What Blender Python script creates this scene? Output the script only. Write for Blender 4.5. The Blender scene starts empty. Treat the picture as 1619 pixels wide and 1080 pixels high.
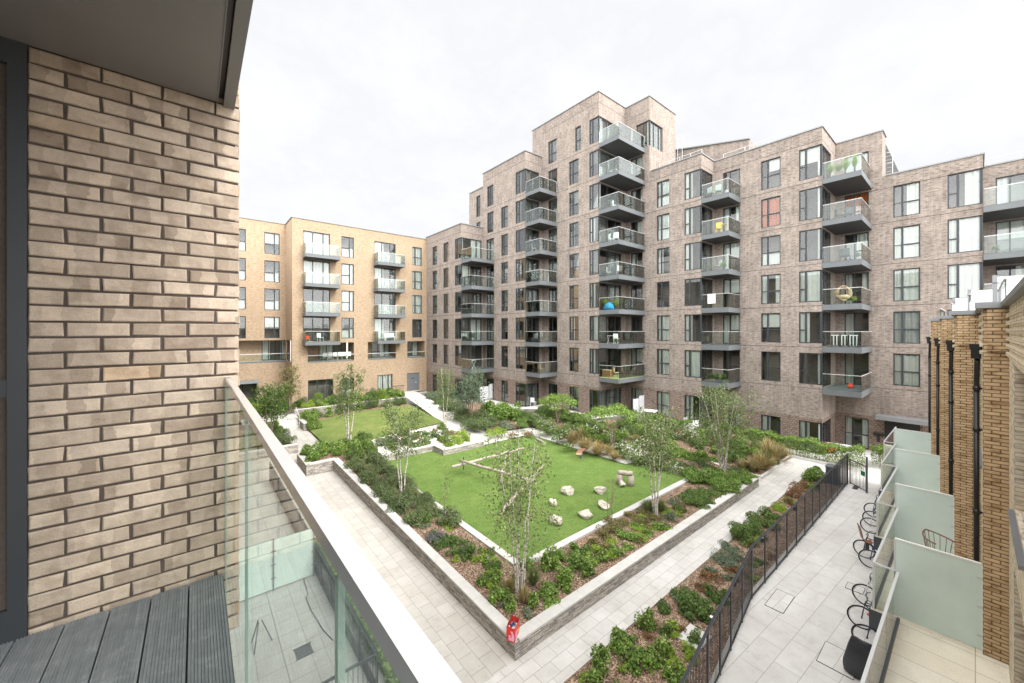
import bpy, bmesh, math, random
import numpy as np
from mathutils import Vector, Matrix
random.seed(7)
R = math.radians
D = bpy.data
scene = bpy.context.scene
COL = scene.collection

# ------------------------------------------------------------------ survey of the place
# camera height 9 m over the lower court; X runs along the yellow block, Y along the brown block
F0, TH, HY, CX, CAMZ = 605.0, R(39.55), 523.5, 809.5, 9.0
sn, cs = math.sin(TH), math.cos(TH)
def dr(px):
    u = (px - CX) / F0
    return sn + u * cs, cs - u * sn
def P(px, py, z):                       # ground survey: where a sighted point of height z stands
    d = F0 * (CAMZ - z) / (py - HY); a, b = dr(px)
    return Vector((d * a, d * b, z))
def dist(px, py, z): return F0 * (CAMZ - z) / (py - HY)
def yX(px, X):
    a, b = dr(px); return X / a * b
def xY(px, Y):
    a, b = dr(px); return Y / b * a

# ------------------------------------------------------------------ materials
def newmat(name):
    m = D.materials.new(name); m.use_nodes = True
    nt = m.node_tree; nt.nodes.clear()
    out = nt.nodes.new('ShaderNodeOutputMaterial')
    return m, nt, out
def N(nt, t, **kw):
    n = nt.nodes.new(t)
    for k, v in kw.items():
        if k in n.inputs: n.inputs[k].default_value = v
        else: setattr(n, k, v)
    return n
def L(nt, a, ao, b, bi): nt.links.new(a.outputs[ao], b.inputs[bi])
def c4(c): return (c[0], c[1], c[2], 1)
def mixrgb(nt, fac, a, b, mode='MIX'):
    m = nt.nodes.new('ShaderNodeMix'); m.data_type = 'RGBA'; m.blend_type = mode
    for sock, v in ((m.inputs[0], fac), (m.inputs[6], a), (m.inputs[7], b)):
        if isinstance(v, bpy.types.NodeSocket): nt.links.new(v, sock)
        elif isinstance(v, (int, float)): sock.default_value = v
        else: sock.default_value = c4(v)
    return m.outputs[2]
def ramp(nt, src, stops):
    r = nt.nodes.new('ShaderNodeValToRGB')
    while len(r.color_ramp.elements) < len(stops): r.color_ramp.elements.new(.5)
    for e, (p, c) in zip(r.color_ramp.elements, stops):
        e.position = p; e.color = c4(c) if not isinstance(c, (int, float)) else (c, c, c, 1)
    nt.links.new(src, r.inputs[0]); return r.outputs[0]
def noise(nt, vec, scale, detail=4, rough=.6):
    n = N(nt, 'ShaderNodeTexNoise'); n.inputs['Scale'].default_value = scale
    n.inputs['Detail'].default_value = detail; n.inputs['Roughness'].default_value = rough
    if vec is not None: nt.links.new(vec, n.inputs['Vector'])
    return n.outputs['Fac']
def bump(nt, h, strength=.4, dist_=.01, normal=None):
    b = N(nt, 'ShaderNodeBump'); b.inputs['Strength'].default_value = strength; b.inputs['Distance'].default_value = dist_
    nt.links.new(h, b.inputs['Height'])
    if normal: nt.links.new(normal, b.inputs['Normal'])
    return b.outputs[0]
def prin(nt, out, col, rough=.7, metal=0, spec=.3, nrm=None):
    p = N(nt, 'ShaderNodeBsdfPrincipled')
    if isinstance(col, bpy.types.NodeSocket): nt.links.new(col, p.inputs['Base Color'])
    else: p.inputs['Base Color'].default_value = c4(col)
    if isinstance(rough, bpy.types.NodeSocket): nt.links.new(rough, p.inputs['Roughness'])
    else: p.inputs['Roughness'].default_value = rough
    p.inputs['Metallic'].default_value = metal
    p.inputs['Specular IOR Level'].default_value = spec
    if nrm: nt.links.new(nrm, p.inputs['Normal'])
    nt.links.new(p.outputs[0], out.inputs[0]); return p
def uvs(nt): return N(nt, 'ShaderNodeUVMap').outputs[0]
def objc(nt): return N(nt, 'ShaderNodeTexCoord').outputs['Object']
def geo(nt): return N(nt, 'ShaderNodeNewGeometry')

def m_plain(name, c, rough=.6, metal=0, spec=.3, var=.12, sc=6.0, bs=0.0):
    m, nt, out = newmat(name)
    v = objc(nt); n = noise(nt, v, sc, 5)
    col = ramp(nt, n, [(.25, [x * (1 - var) for x in c]), (.75, [min(1, x * (1 + var)) for x in c])])
    nr = bump(nt, noise(nt, v, sc * 12, 3), bs, .004) if bs else None
    prin(nt, out, col, rough, metal, spec, nr); return m

def m_brick(name, c1, c2, mortar, w=.225, h=.075, mort=.012, rot=0, patch=.12, bias=0.0, bs=.5, streak=None, dark=None):
    m, nt, out = newmat(name)
    uv = uvs(nt)
    mp = N(nt, 'ShaderNodeMapping'); nt.links.new(uv, mp.inputs[0])
    def bt(ca, cb, off):
        b = N(nt, 'ShaderNodeTexBrick'); b.offset = .5
        b.inputs['Scale'].default_value = 1; b.inputs['Brick Width'].default_value = w; b.inputs['Row Height'].default_value = h
        b.inputs['Mortar Size'].default_value = mort; b.inputs['Mortar Smooth'].default_value = .15; b.inputs['Bias'].default_value = bias
        b.inputs['Color1'].default_value = c4(ca); b.inputs['Color2'].default_value = c4(cb); b.inputs['Mortar'].default_value = c4(mortar)
        nt.links.new(mp.outputs[0], b.inputs['Vector']); return b
    b = bt(c1, c2, 0)
    col = b.outputs[0]
    n1 = noise(nt, uv, .9, 5, .65)
    col = mixrgb(nt, 1.0, col, ramp(nt, n1, [(.3, [1 - patch] * 3), (.7, [1 + patch * .6] * 3)]), 'MULTIPLY')
    # a second, larger scatter of single odd bricks
    mp2 = N(nt, 'ShaderNodeMapping'); nt.links.new(uv, mp2.inputs[0]); mp2.inputs['Scale'].default_value = (1 / w / 1.0, 1 / h / 1.0, 1)
    wn = N(nt, 'ShaderNodeTexNoise'); wn.inputs['Scale'].default_value = .8; wn.inputs['Detail'].default_value = 2
    nt.links.new(mp2.outputs[0], wn.inputs[0])
    odd = ramp(nt, wn.outputs[0], [(.38, dark or [.68, .64, .62]), (.47, (1, 1, 1)), (.58, (1, 1, 1)), (.70, (1.18, 1.16, 1.14))])
    col = mixrgb(nt, 1.0, col, odd, 'MULTIPLY')
    if streak:
        mp3 = N(nt, 'ShaderNodeMapping'); nt.links.new(uv, mp3.inputs[0]); mp3.inputs['Scale'].default_value = (7, .5, 1)
        n3 = noise(nt, mp3.outputs[0], 1, 4)
        col = mixrgb(nt, 1.0, col, ramp(nt, n3, [(.3, [1 - streak] * 3), (.65, [1 + streak * .5] * 3)]), 'MULTIPLY')
    nr = bump(nt, b.outputs[1], -bs, .008)
    prin(nt, out, col, .85, 0, .2, nr); return m

def m_glass(name, tint, ior=1.5, rough=0.0, body=None, bodyfac=0.0, cap=.9):
    m, nt, out = newmat(name)
    fr = N(nt, 'ShaderNodeFresnel'); fr.inputs[0].default_value = ior
    tr = N(nt, 'ShaderNodeBsdfTransparent'); tr.inputs[0].default_value = c4(tint)
    gl = N(nt, 'ShaderNodeBsdfGlossy'); gl.inputs['Roughness'].default_value = rough; gl.inputs[0].default_value = (1, 1, 1, 1)
    base = tr.outputs[0]
    if body:
        df = N(nt, 'ShaderNodeBsdfDiffuse'); nt.links.new(ramp(nt, noise(nt, objc(nt), 1.3, 6, .7), [(.3, [x * .93 for x in body]), (.7, [min(1, x * 1.05) for x in body])]), df.inputs[0])
        ts = N(nt, 'ShaderNodeBsdfTranslucent'); ts.inputs[0].default_value = c4(body)
        ad = N(nt, 'ShaderNodeMixShader'); ad.inputs[0].default_value = .18
        nt.links.new(df.outputs[0], ad.inputs[1]); nt.links.new(ts.outputs[0], ad.inputs[2])
        mb = N(nt, 'ShaderNodeMixShader'); mb.inputs[0].default_value = bodyfac
        nt.links.new(base, mb.inputs[1]); nt.links.new(ad.outputs[0], mb.inputs[2]); base = mb.outputs[0]
    mx = N(nt, 'ShaderNodeMixShader')
    cl = N(nt, 'ShaderNodeMath', operation='MINIMUM'); cl.inputs[1].default_value = cap; nt.links.new(fr.outputs[0], cl.inputs[0]); nt.links.new(cl.outputs[0], mx.inputs[0]); nt.links.new(base, mx.inputs[1]); nt.links.new(gl.outputs[0], mx.inputs[2])
    nt.links.new(mx.outputs[0], out.inputs[0]); return m

def m_leaf(name, cols, trans=.35, rough=.5, spec=.25):
    m, nt, out = newmat(name)
    g = geo(nt)
    stops = [(i / (len(cols) - 1), c) for i, c in enumerate(cols)]
    col = ramp(nt, g.outputs['Random Per Island'], stops)
    oi = N(nt, 'ShaderNodeObjectInfo')
    col = mixrgb(nt, 1.0, col, ramp(nt, oi.outputs['Random'], [(0, (.82, .86, .8)), (1, (1.15, 1.1, 1.0))]), 'MULTIPLY')
    p = N(nt, 'ShaderNodeBsdfPrincipled'); nt.links.new(col, p.inputs['Base Color'])
    p.inputs['Roughness'].default_value = rough; p.inputs['Specular IOR Level'].default_value = spec
    t = N(nt, 'ShaderNodeBsdfTranslucent'); nt.links.new(col, t.inputs[0])
    mx = N(nt, 'ShaderNodeMixShader'); mx.inputs[0].default_value = trans
    nt.links.new(p.outputs[0], mx.inputs[1]); nt.links.new(t.outputs[0], mx.inputs[2]); nt.links.new(mx.outputs[0], out.inputs[0])
    return m

def m_tiles(name, c1, c2, joint, w, h, rot=0.0, mort=.008, offset=.5, stain=.16):
    m, nt, out = newmat(name)
    uv = uvs(nt)
    mp = N(nt, 'ShaderNodeMapping'); nt.links.new(uv, mp.inputs[0]); mp.inputs['Rotation'].default_value = (0, 0, rot)
    b = N(nt, 'ShaderNodeTexBrick'); b.offset = offset
    for k, v in (('Scale', 1), ('Brick Width', w), ('Row Height', h), ('Mortar Size', mort), ('Mortar Smooth', .1), ('Bias', 0)): b.inputs[k].default_value = v
    b.inputs['Color1'].default_value = c4(c1); b.inputs['Color2'].default_value = c4(c2); b.inputs['Mortar'].default_value = c4(joint)
    nt.links.new(mp.outputs[0], b.inputs['Vector'])
    n1 = noise(nt, uv, .35, 6, .7); n2 = noise(nt, uv, 45, 3, .7); n3 = noise(nt, uv, 2.2, 5, .7)
    col = mixrgb(nt, 1.0, b.outputs[0], ramp(nt, n1, [(.3, [1 - stain, 1 - stain * 1.1, 1 - stain * 1.3]), (.7, [1.04] * 3)]), 'MULTIPLY')
    col = mixrgb(nt, 1.0, col, ramp(nt, n3, [(.28, [.84, .82, .79]), (.45, [.97, .965, .955]), (.7, [1.04] * 3)]), 'MULTIPLY')
    n4 = noise(nt, uv, 9, 3, .6)
    col = mixrgb(nt, 1.0, col, ramp(nt, n4, [(.27, [.72, .70, .67]), (.33, [1] * 3)]), 'MULTIPLY')
    col = mixrgb(nt, 1.0, col, ramp(nt, n2, [(.3, [.9] * 3), (.7, [1.08] * 3)]), 'MULTIPLY')
    prin(nt, out, col, .8, 0, .25, bump(nt, b.outputs[1], -.3, .004)); return m

M = {}
M['brown'] = m_brick('brown_brick', (.295, .246, .21), (.238, .194, .163), (.31, .272, .24), patch=.22, streak=.20, dark=[.70, .67, .65])
M['brownband'] = m_brick('banded_brown_brick', (.285, .22, .18), (.235, .176, .144), (.13, .10, .085), h=.15, mort=.022, patch=.1)
M['tan'] = m_brick('tan_brick', (.56, .47, .375), (.47, .385, .30), (.20, .165, .135), patch=.12)
M['yellow'] = m_brick('buff_brick', (.39, .287, .188), (.322, .23, .148), (.36, .285, .21), patch=.08, streak=.05, dark=[.84, .78, .72])
M['orange'] = m_brick('golden_brick', (.63, .465, .285), (.53, .375, .215), (.20, .14, .09), mort=.011, patch=.1, bs=.9, dark=[.7, .62, .55])
M['cream'] = m_brick('pale_golden_brick', (.85, .745, .58), (.77, .66, .49), (.55, .46, .35), mort=.01, patch=.1, bs=.7)
M['fencing'] = m_plain('fence_paint', (.028, .03, .036), .4, 0, .4, .1, 3)
M['dark'] = m_plain('dark_grey_metal', (.062, .068, .075), .45, .0, .4, .1, 3)
M['fascia'] = m_plain('grey_balcony_metal', (.125, .135, .14), .5, 0, .4, .1, 1.2)
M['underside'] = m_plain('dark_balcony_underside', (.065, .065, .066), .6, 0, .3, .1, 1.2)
M['soffit'] = m_plain('charcoal_soffit_panel', (.20, .197, .193), .5, 0, .3, .08, 2)
M['frame'] = m_plain('window_frame_grey', (.034, .038, .043), .45, 0, .4, .08, 4)
M['black'] = m_plain('black_paint', (.012, .012, .013), .35, 0, .5, .1, 4)
M['coping_m'] = m_plain('grey_coping_metal', (.23, .235, .24), .5, .2, .4, .08, 2)
M['line'] = m_plain('dark_joint', (.06, .048, .042), .8)
M['room'] = m_plain('room_interior', (.16, .145, .13), .9)
M['curtain'] = m_plain('pale_curtain', (.68, .70, .65), .9, 0, .1, .06, 3)
M['orange_curtain'] = m_plain('orange_curtain', (.50, .125, .03), .9, 0, .1, .3, 9)
M['grey_curtain'] = m_plain('grey_curtain', (.42, .44, .42), .9, 0, .1, .08, 3)
M['pane'] = m_glass('window_glass', (.96, .98, .97), 1.5)
M['glass'] = m_glass('balustrade_glass', (.90, .945, .925), 1.4)
M['glass2'] = m_glass('pale_balustrade_glass', (.86, .91, .88), 1.55, 0, (.62, .69, .66), .06)
M['frost'] = m_glass('frosted_glass', (.72, .80, .77), 1.5, .15, (.79, .93, .86), .90)
M['whitefrost'] = m_glass('white_frosted_glass', (.9, .92, .92), 1.45, .3, (.86, .88, .88), .9)
M['steel'] = m_plain('brushed_steel', (.80, .80, .79), .26, .6, .5, .05, 2)
M['rail'] = m_plain('pale_steel_rail', (.62, .63, .62), .4, .3, .5, .05, 2)
M['concrete'] = m_plain('pale_concrete', (.50, .485, .455), .85, 0, .2, .10, 3, .2)
M['white'] = m_plain('white_paint', (.80, .80, .78), .5, 0, .3, .04, 3)
M['log'] = m_plain('weathered_log', (.36, .31, .26), .85, 0, .2, .22, 5, .5)
M['wood'] = m_plain('warm_timber', (.34, .19, .09), .6, 0, .3, .2, 6)
M['palewood'] = m_plain('pale_timber', (.55, .42, .27), .6, 0, .3, .2, 6)
M['wicker'] = m_plain('tan_wicker', (.45, .33, .2), .7, 0, .2, .25, 20)
M['redbrown'] = m_plain('rust_coloured_steel', (.24, .115, .075), .5, 0, .3, .1, 8)
M['rock'] = m_plain('pale_boulder', (.47, .42, .35), .9, 0, .15, .42, 3, .6)
M['tyre'] = m_plain('tyre_rubber', (.02, .02, .021), .6)
M['blackcover'] = m_plain('black_plastic_cover', (.025, .026, .03), .38, 0, .5, .2, 5)
M['blue'] = m_plain('bright_blue_fabric', (.02, .30, .55), .7)
M['navy'] = m_plain('navy_fabric', (.03, .05, .14), .7)
M['red'] = m_plain('red_plastic', (.75, .08, .03), .4)
M['yel'] = m_plain('yellow_plastic', (.85, .48, .03), .45)
M['green'] = m_plain('green_sign', (.02, .22, .10), .5)
M['turfmat'] = m_plain('fake_grass_mat', (.42, .50, .20), .9)
M['teal'] = m_plain('grey_green_fabric', (.42, .47, .44), .8)
M['terracotta'] = m_plain('terracotta', (.5, .22, .1), .7)
M['paving'] = m_tiles('pale_paving', (.575, .56, .537), (.515, .50, .478), (.34, .32, .29), .62, .41)
M['pavingB'] = m_tiles('large_pale_paving', (.66, .645, .622), (.60, .587, .564), (.40, .38, .35), 1.25, .62, R(4))
M['pavingC'] = m_tiles('warm_court_paving', (.525, .503, .466), (.462, .442, .405), (.30, .275, .245), .62, .46, R(90))
M['patio'] = m_tiles('grey_patio_paving', (.56, .56, .535), (.51, .51, .49), (.30, .29, .27), .6, .6, 0, .008, 0)
M['cream_tile'] = m_tiles('cream_terrace_tile', (.88, .82, .69), (.84, .77, .63), (.45, .41, .34), 1.2, .62, R(90), .007, 0, .08)
M['whitepath'] = m_tiles('white_path_paving', (.62, .605, .575), (.56, .545, .515), (.42, .40, .37), .6, .6, 0)
M['ground'] = m_plain('court_ground', (.45, .43, .40), .9, 0, .2, .1, .5)

def m_stone():
    m, nt, out = newmat('stacked_slate_wall')
    uv = uvs(nt)
    b = N(nt, 'ShaderNodeTexBrick'); b.offset = .37; b.squash = 1.6; b.squash_frequency = 3
    n0 = N(nt, 'ShaderNodeTexNoise'); n0.inputs['Scale'].default_value = 5; nt.links.new(uv, n0.inputs[0])
    wv = mixrgb(nt, .035, uv, n0.outputs['Color'])
    for k, v in (('Scale', 1), ('Brick Width', .26), ('Row Height', .045), ('Mortar Size', .006), ('Mortar Smooth', .3), ('Bias', -.1)): b.inputs[k].default_value = v
    b.inputs['Color1'].default_value = c4((.50, .475, .44)); b.inputs['Color2'].default_value = c4((.20, .19, .19)); b.inputs['Mortar'].default_value = c4((.06, .055, .05))
    nt.links.new(wv, b.inputs['Vector'])
    mp = N(nt, 'ShaderNodeMapping'); nt.links.new(uv, mp.inputs[0]); mp.inputs['Scale'].default_value = (5, 20, 1)
    n1 = noise(nt, mp.outputs[0], 1, 3)
    col = mixrgb(nt, 1, b.outputs[0], ramp(nt, n1, [(.3, (.62, .62, .66)), (.5, (1, .98, .94)), (.68, (1.35, 1.2, .98))]), 'MULTIPLY')
    prin(nt, out, col, .85, 0, .2, bump(nt, b.outputs[1], -.8, .02)); return m
M['stone'] = m_stone()
def m_ground(name, stops, scale, scale2=60, bs=.6, big=None, dist_=.02):
    m, nt, out = newmat(name)
    uv = uvs(nt)
    v = N(nt, 'ShaderNodeTexVoronoi'); v.inputs['Scale'].default_value = scale2; nt.links.new(uv, v.inputs['Vector'])
    n = noise(nt, uv, scale, 6, .7)
    a = N(nt, 'ShaderNodeSeparateColor'); nt.links.new(v.outputs['Color'], a.inputs[0])
    mx = N(nt, 'ShaderNodeMath', operation='ADD'); nt.links.new(a.outputs[0], mx.inputs[0]); nt.links.new(n, mx.inputs[1])
    hf = N(nt, 'ShaderNodeMath', operation='MULTIPLY'); nt.links.new(mx.outputs[0], hf.inputs[0]); hf.inputs[1].default_value = .5
    col = ramp(nt, hf.outputs[0], stops)
    if big: col = mixrgb(nt, 1, col, ramp(nt, noise(nt, uv, big[0], 4), big[1]), 'MULTIPLY')
    prin(nt, out, col, .9, 0, .15, bump(nt, v.outputs[0], bs, dist_)); return m
M['mulch'] = m_ground('bark_mulch', [(.25, (.085, .052, .037)), (.5, (.215, .142, .10)), (.65, (.335, .235, .172)), (.8, (.50, .39, .31))], 3, 26, .9, (.8, [(.3, (.8, .85, .8)), (.7, (1.1, 1.05, 1))]), .03)
M['turf'] = m_ground('bright_green_turf', [(.2, (.055, .105, .020)), (.48, (.118, .192, .042)), (.82, (.20, .268, .078))], 2.2, 60, .8, (.6, [(.28, (.78, .84, .78)), (.5, (1, 1, 1)), (.72, (1.16, 1.1, 1.14))]))
M['lawn'] = m_ground('mown_lawn', [(.2, (.075, .125, .03)), (.5, (.135, .185, .05)), (.8, (.26, .26, .11))], 1.0, 40, .5, (.45, [(.3, (.8, .9, .75)), (.6, (1.1, 1.05, 1.0)), (.78, (1.7, 1.35, 1.5))]))
M['gravel'] = m_ground('white_gravel', [(.2, (.30, .25, .2)), (.5, (.55, .5, .44)), (.8, (.8, .77, .72))], 4, 16, .8)

G_bright = [(.06, .125, .02), (.12, .22, .035), (.22, .34, .07), (.42, .52, .20)]
M['l_bright'] = m_leaf('bright_leaf', G_bright)
M['l_mid'] = m_leaf('mid_green_leaf', [(.05, .095, .022), (.095, .165, .04), (.15, .235, .06), (.22, .30, .10)])
M['l_dark'] = m_leaf('dark_leaf', [(.048, .08, .027), (.09, .135, .05), (.15, .20, .085), (.23, .27, .135)], .25)
M['l_birch'] = m_leaf('birch_leaf', [(.07, .11, .035), (.13, .19, .06), (.20, .26, .10), (.30, .35, .17)], .4)
M['l_olive'] = m_leaf('olive_leaf', [(.10, .105, .04), (.17, .17, .06), (.24, .22, .09), (.30, .24, .11)])
M['l_grey'] = m_leaf('grey_green_leaf', [(.10, .15, .09), (.16, .21, .14), (.25, .30, .22)])
M['l_lime'] = m_leaf('lime_leaf', [(.17, .28, .03), (.26, .38, .05), (.35, .44, .09)])
M['l_rust'] = m_leaf('rusty_leaf', [(.20, .08, .04), (.28, .14, .07), (.16, .15, .06)])
M['l_straw'] = m_leaf('straw_blade', [(.16, .17, .06), (.30, .25, .11), (.46, .36, .19), (.55, .45, .28)])
M['l_grassy'] = m_leaf('green_blade', [(.09, .14, .04), (.15, .20, .07), (.28, .28, .13)])
M['l_white'] = m_leaf('white_petal', [(.7, .7, .66), (.82, .82, .8)], .3)
M['l_purple'] = m_leaf('purple_petal', [(.20, .12, .34), (.34, .22, .50)], .3)
M['bark'] = m_plain('brown_bark', (.22, .17, .13), .9, 0, .1, .3, 8, .5)
def m_birch():
    m, nt, out = newmat('white_birch_bark')
    v = objc(nt); mp = N(nt, 'ShaderNodeMapping'); nt.links.new(v, mp.inputs[0]); mp.inputs['Scale'].default_value = (3, 3, 14)
    col = ramp(nt, noise(nt, mp.outputs[0], 1, 4), [(.36, (.10, .08, .06)), (.47, (.46, .42, .37)), (.7, (.68, .65, .60))])
    prin(nt, out, col, .8, 0, .2); return m
M['birch'] = m_birch()
def m_nearbrick():
    m, nt, out = newmat('near_brick')
    g = geo(nt); uv = uvs(nt)
    col = ramp(nt, g.outputs['Random Per Island'], [(0, (.35, .286, .228)), (.3, (.43, .357, .288)), (.6, (.485, .408, .332)), (.96, (.39, .325, .26)), (.98, (.48, .35, .225)), (1, (.45, .31, .18))])
    ad = N(nt, 'ShaderNodeVectorMath', operation='ADD'); nt.links.new(uv, ad.inputs[0])
    cb = N(nt, 'ShaderNodeCombineXYZ'); ml = N(nt, 'ShaderNodeMath', operation='MULTIPLY'); nt.links.new(g.outputs['Random Per Island'], ml.inputs[0]); ml.inputs[1].default_value = 37
    nt.links.new(ml.outputs[0], cb.inputs[0]); nt.links.new(ml.outputs[0], cb.inputs[1]); nt.links.new(cb.outputs[0], ad.inputs[1])
    # kiss marks: darker blocks with hard upright edges, as fired bricks carry
    sx = N(nt, 'ShaderNodeSeparateXYZ'); nt.links.new(ad.outputs[0], sx.inputs[0])
    wob = noise(nt, ad.outputs[0], 16, 2); wm = N(nt, 'ShaderNodeMath', operation='MULTIPLY_ADD'); nt.links.new(wob, wm.inputs[0]); wm.inputs[1].default_value = .05; nt.links.new(sx.outputs[0], wm.inputs[2])
    wq = N(nt, 'ShaderNodeMath', operation='MULTIPLY'); nt.links.new(wm.outputs[0], wq.inputs[0]); wq.inputs[1].default_value = 15.5
    fl = N(nt, 'ShaderNodeMath', operation='FLOOR'); nt.links.new(wq.outputs[0], fl.inputs[0])
    wn = N(nt, 'ShaderNodeTexWhiteNoise', noise_dimensions='1D'); nt.links.new(fl.outputs[0], wn.inputs['W'])
    col = mixrgb(nt, 1, col, ramp(nt, wn.outputs[0], [(.0, (.76, .745, .73)), (.16, (.84, .83, .82)), (.34, (.95, .945, .94)), (.7, (1.02, 1.02, 1.02)), (1, (1.16, 1.15, 1.14))]), 'MULTIPLY')
    n1 = noise(nt, ad.outputs[0], 7, 2)
    col = mixrgb(nt, 1, col, ramp(nt, n1, [(.36, (.84, .83, .81)), (.46, (1, 1, 1)), (.62, (1.07, 1.07, 1.06))]), 'MULTIPLY')
    n2 = noise(nt, ad.outputs[0], 22, 8, .75)
    col = mixrgb(nt, 1, col, ramp(nt, n2, [(.26, (.70, .68, .65)), (.40, (.95, .94, .93)), (.55, (1.03, 1.03, 1.02)), (.75, (1.26, 1.25, 1.24))]), 'MULTIPLY')
    n3 = noise(nt, ad.outputs[0], 260, 4, .7)
    col = mixrgb(nt, 1, col, ramp(nt, n3, [(.3, (.80, .79, .78)), (.7, (1.14, 1.14, 1.14))]), 'MULTIPLY')
    mp2 = N(nt, 'ShaderNodeMapping'); nt.links.new(ad.outputs[0], mp2.inputs[0]); mp2.inputs['Scale'].default_value = (20, 60, 1)
    sm = ramp(nt, noise(nt, mp2.outputs[0], 1, 5, .7), [(.30, (.45, .42, .40)), (.345, (1, 1, 1))])
    col = mixrgb(nt, 1, col, sm, 'MULTIPLY')
    nr = bump(nt, n3, .6, .003, bump(nt, n2, .8, .010))
    prin(nt, out, col, .9, 0, .15, nr); return m
M['nearbrick'] = m_nearbrick()
M['mortar'] = m_plain('dark_mortar', (.095, .077, .066), .95, 0, .1, .15, 60, .6)
def m_deck():
    m, nt, out = newmat('ribbed_grey_decking')
    v = objc(nt); mp = N(nt, 'ShaderNodeMapping'); nt.links.new(v, mp.inputs[0]); mp.inputs['Scale'].default_value = (60, 2.5, 60)
    n1 = noise(nt, mp.outputs[0], 1, 6, .7); n2 = noise(nt, v, 14, 6, .75)
    col = ramp(nt, n1, [(.25, (.14, .16, .168)), (.6, (.22, .24, .248)), (.8, (.34, .36, .36))])
    col = mixrgb(nt, 1, col, ramp(nt, n2, [(.3, (.8, .8, .8)), (.55, (1, 1, 1)), (.74, (1.5, 1.45, 1.4))]), 'MULTIPLY')
    prin(nt, out, col, .6, 0, .35); return m
M['deck'] = m_deck()
def m_bag():
    m, nt, out = newmat('patterned_red_bag')
    uv = uvs(nt); v = N(nt, 'ShaderNodeTexVoronoi'); v.inputs['Scale'].default_value = 13; v.inputs['Randomness'].default_value = .75; nt.links.new(uv, v.inputs['Vector'])
    col = mixrgb(nt, ramp(nt, v.outputs['Distance'], [(.20, (1, 1, 1)), (.25, (0, 0, 0))]), (.62, .03, .02), (.80, .76, .74))
    prin(nt, out, col, .45, 0, .4); return m
M['pink'] = m_plain('pink_plastic', (.72, .33, .46), .5, 0, .3, .12, 9)
M['bag'] = m_bag()

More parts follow.
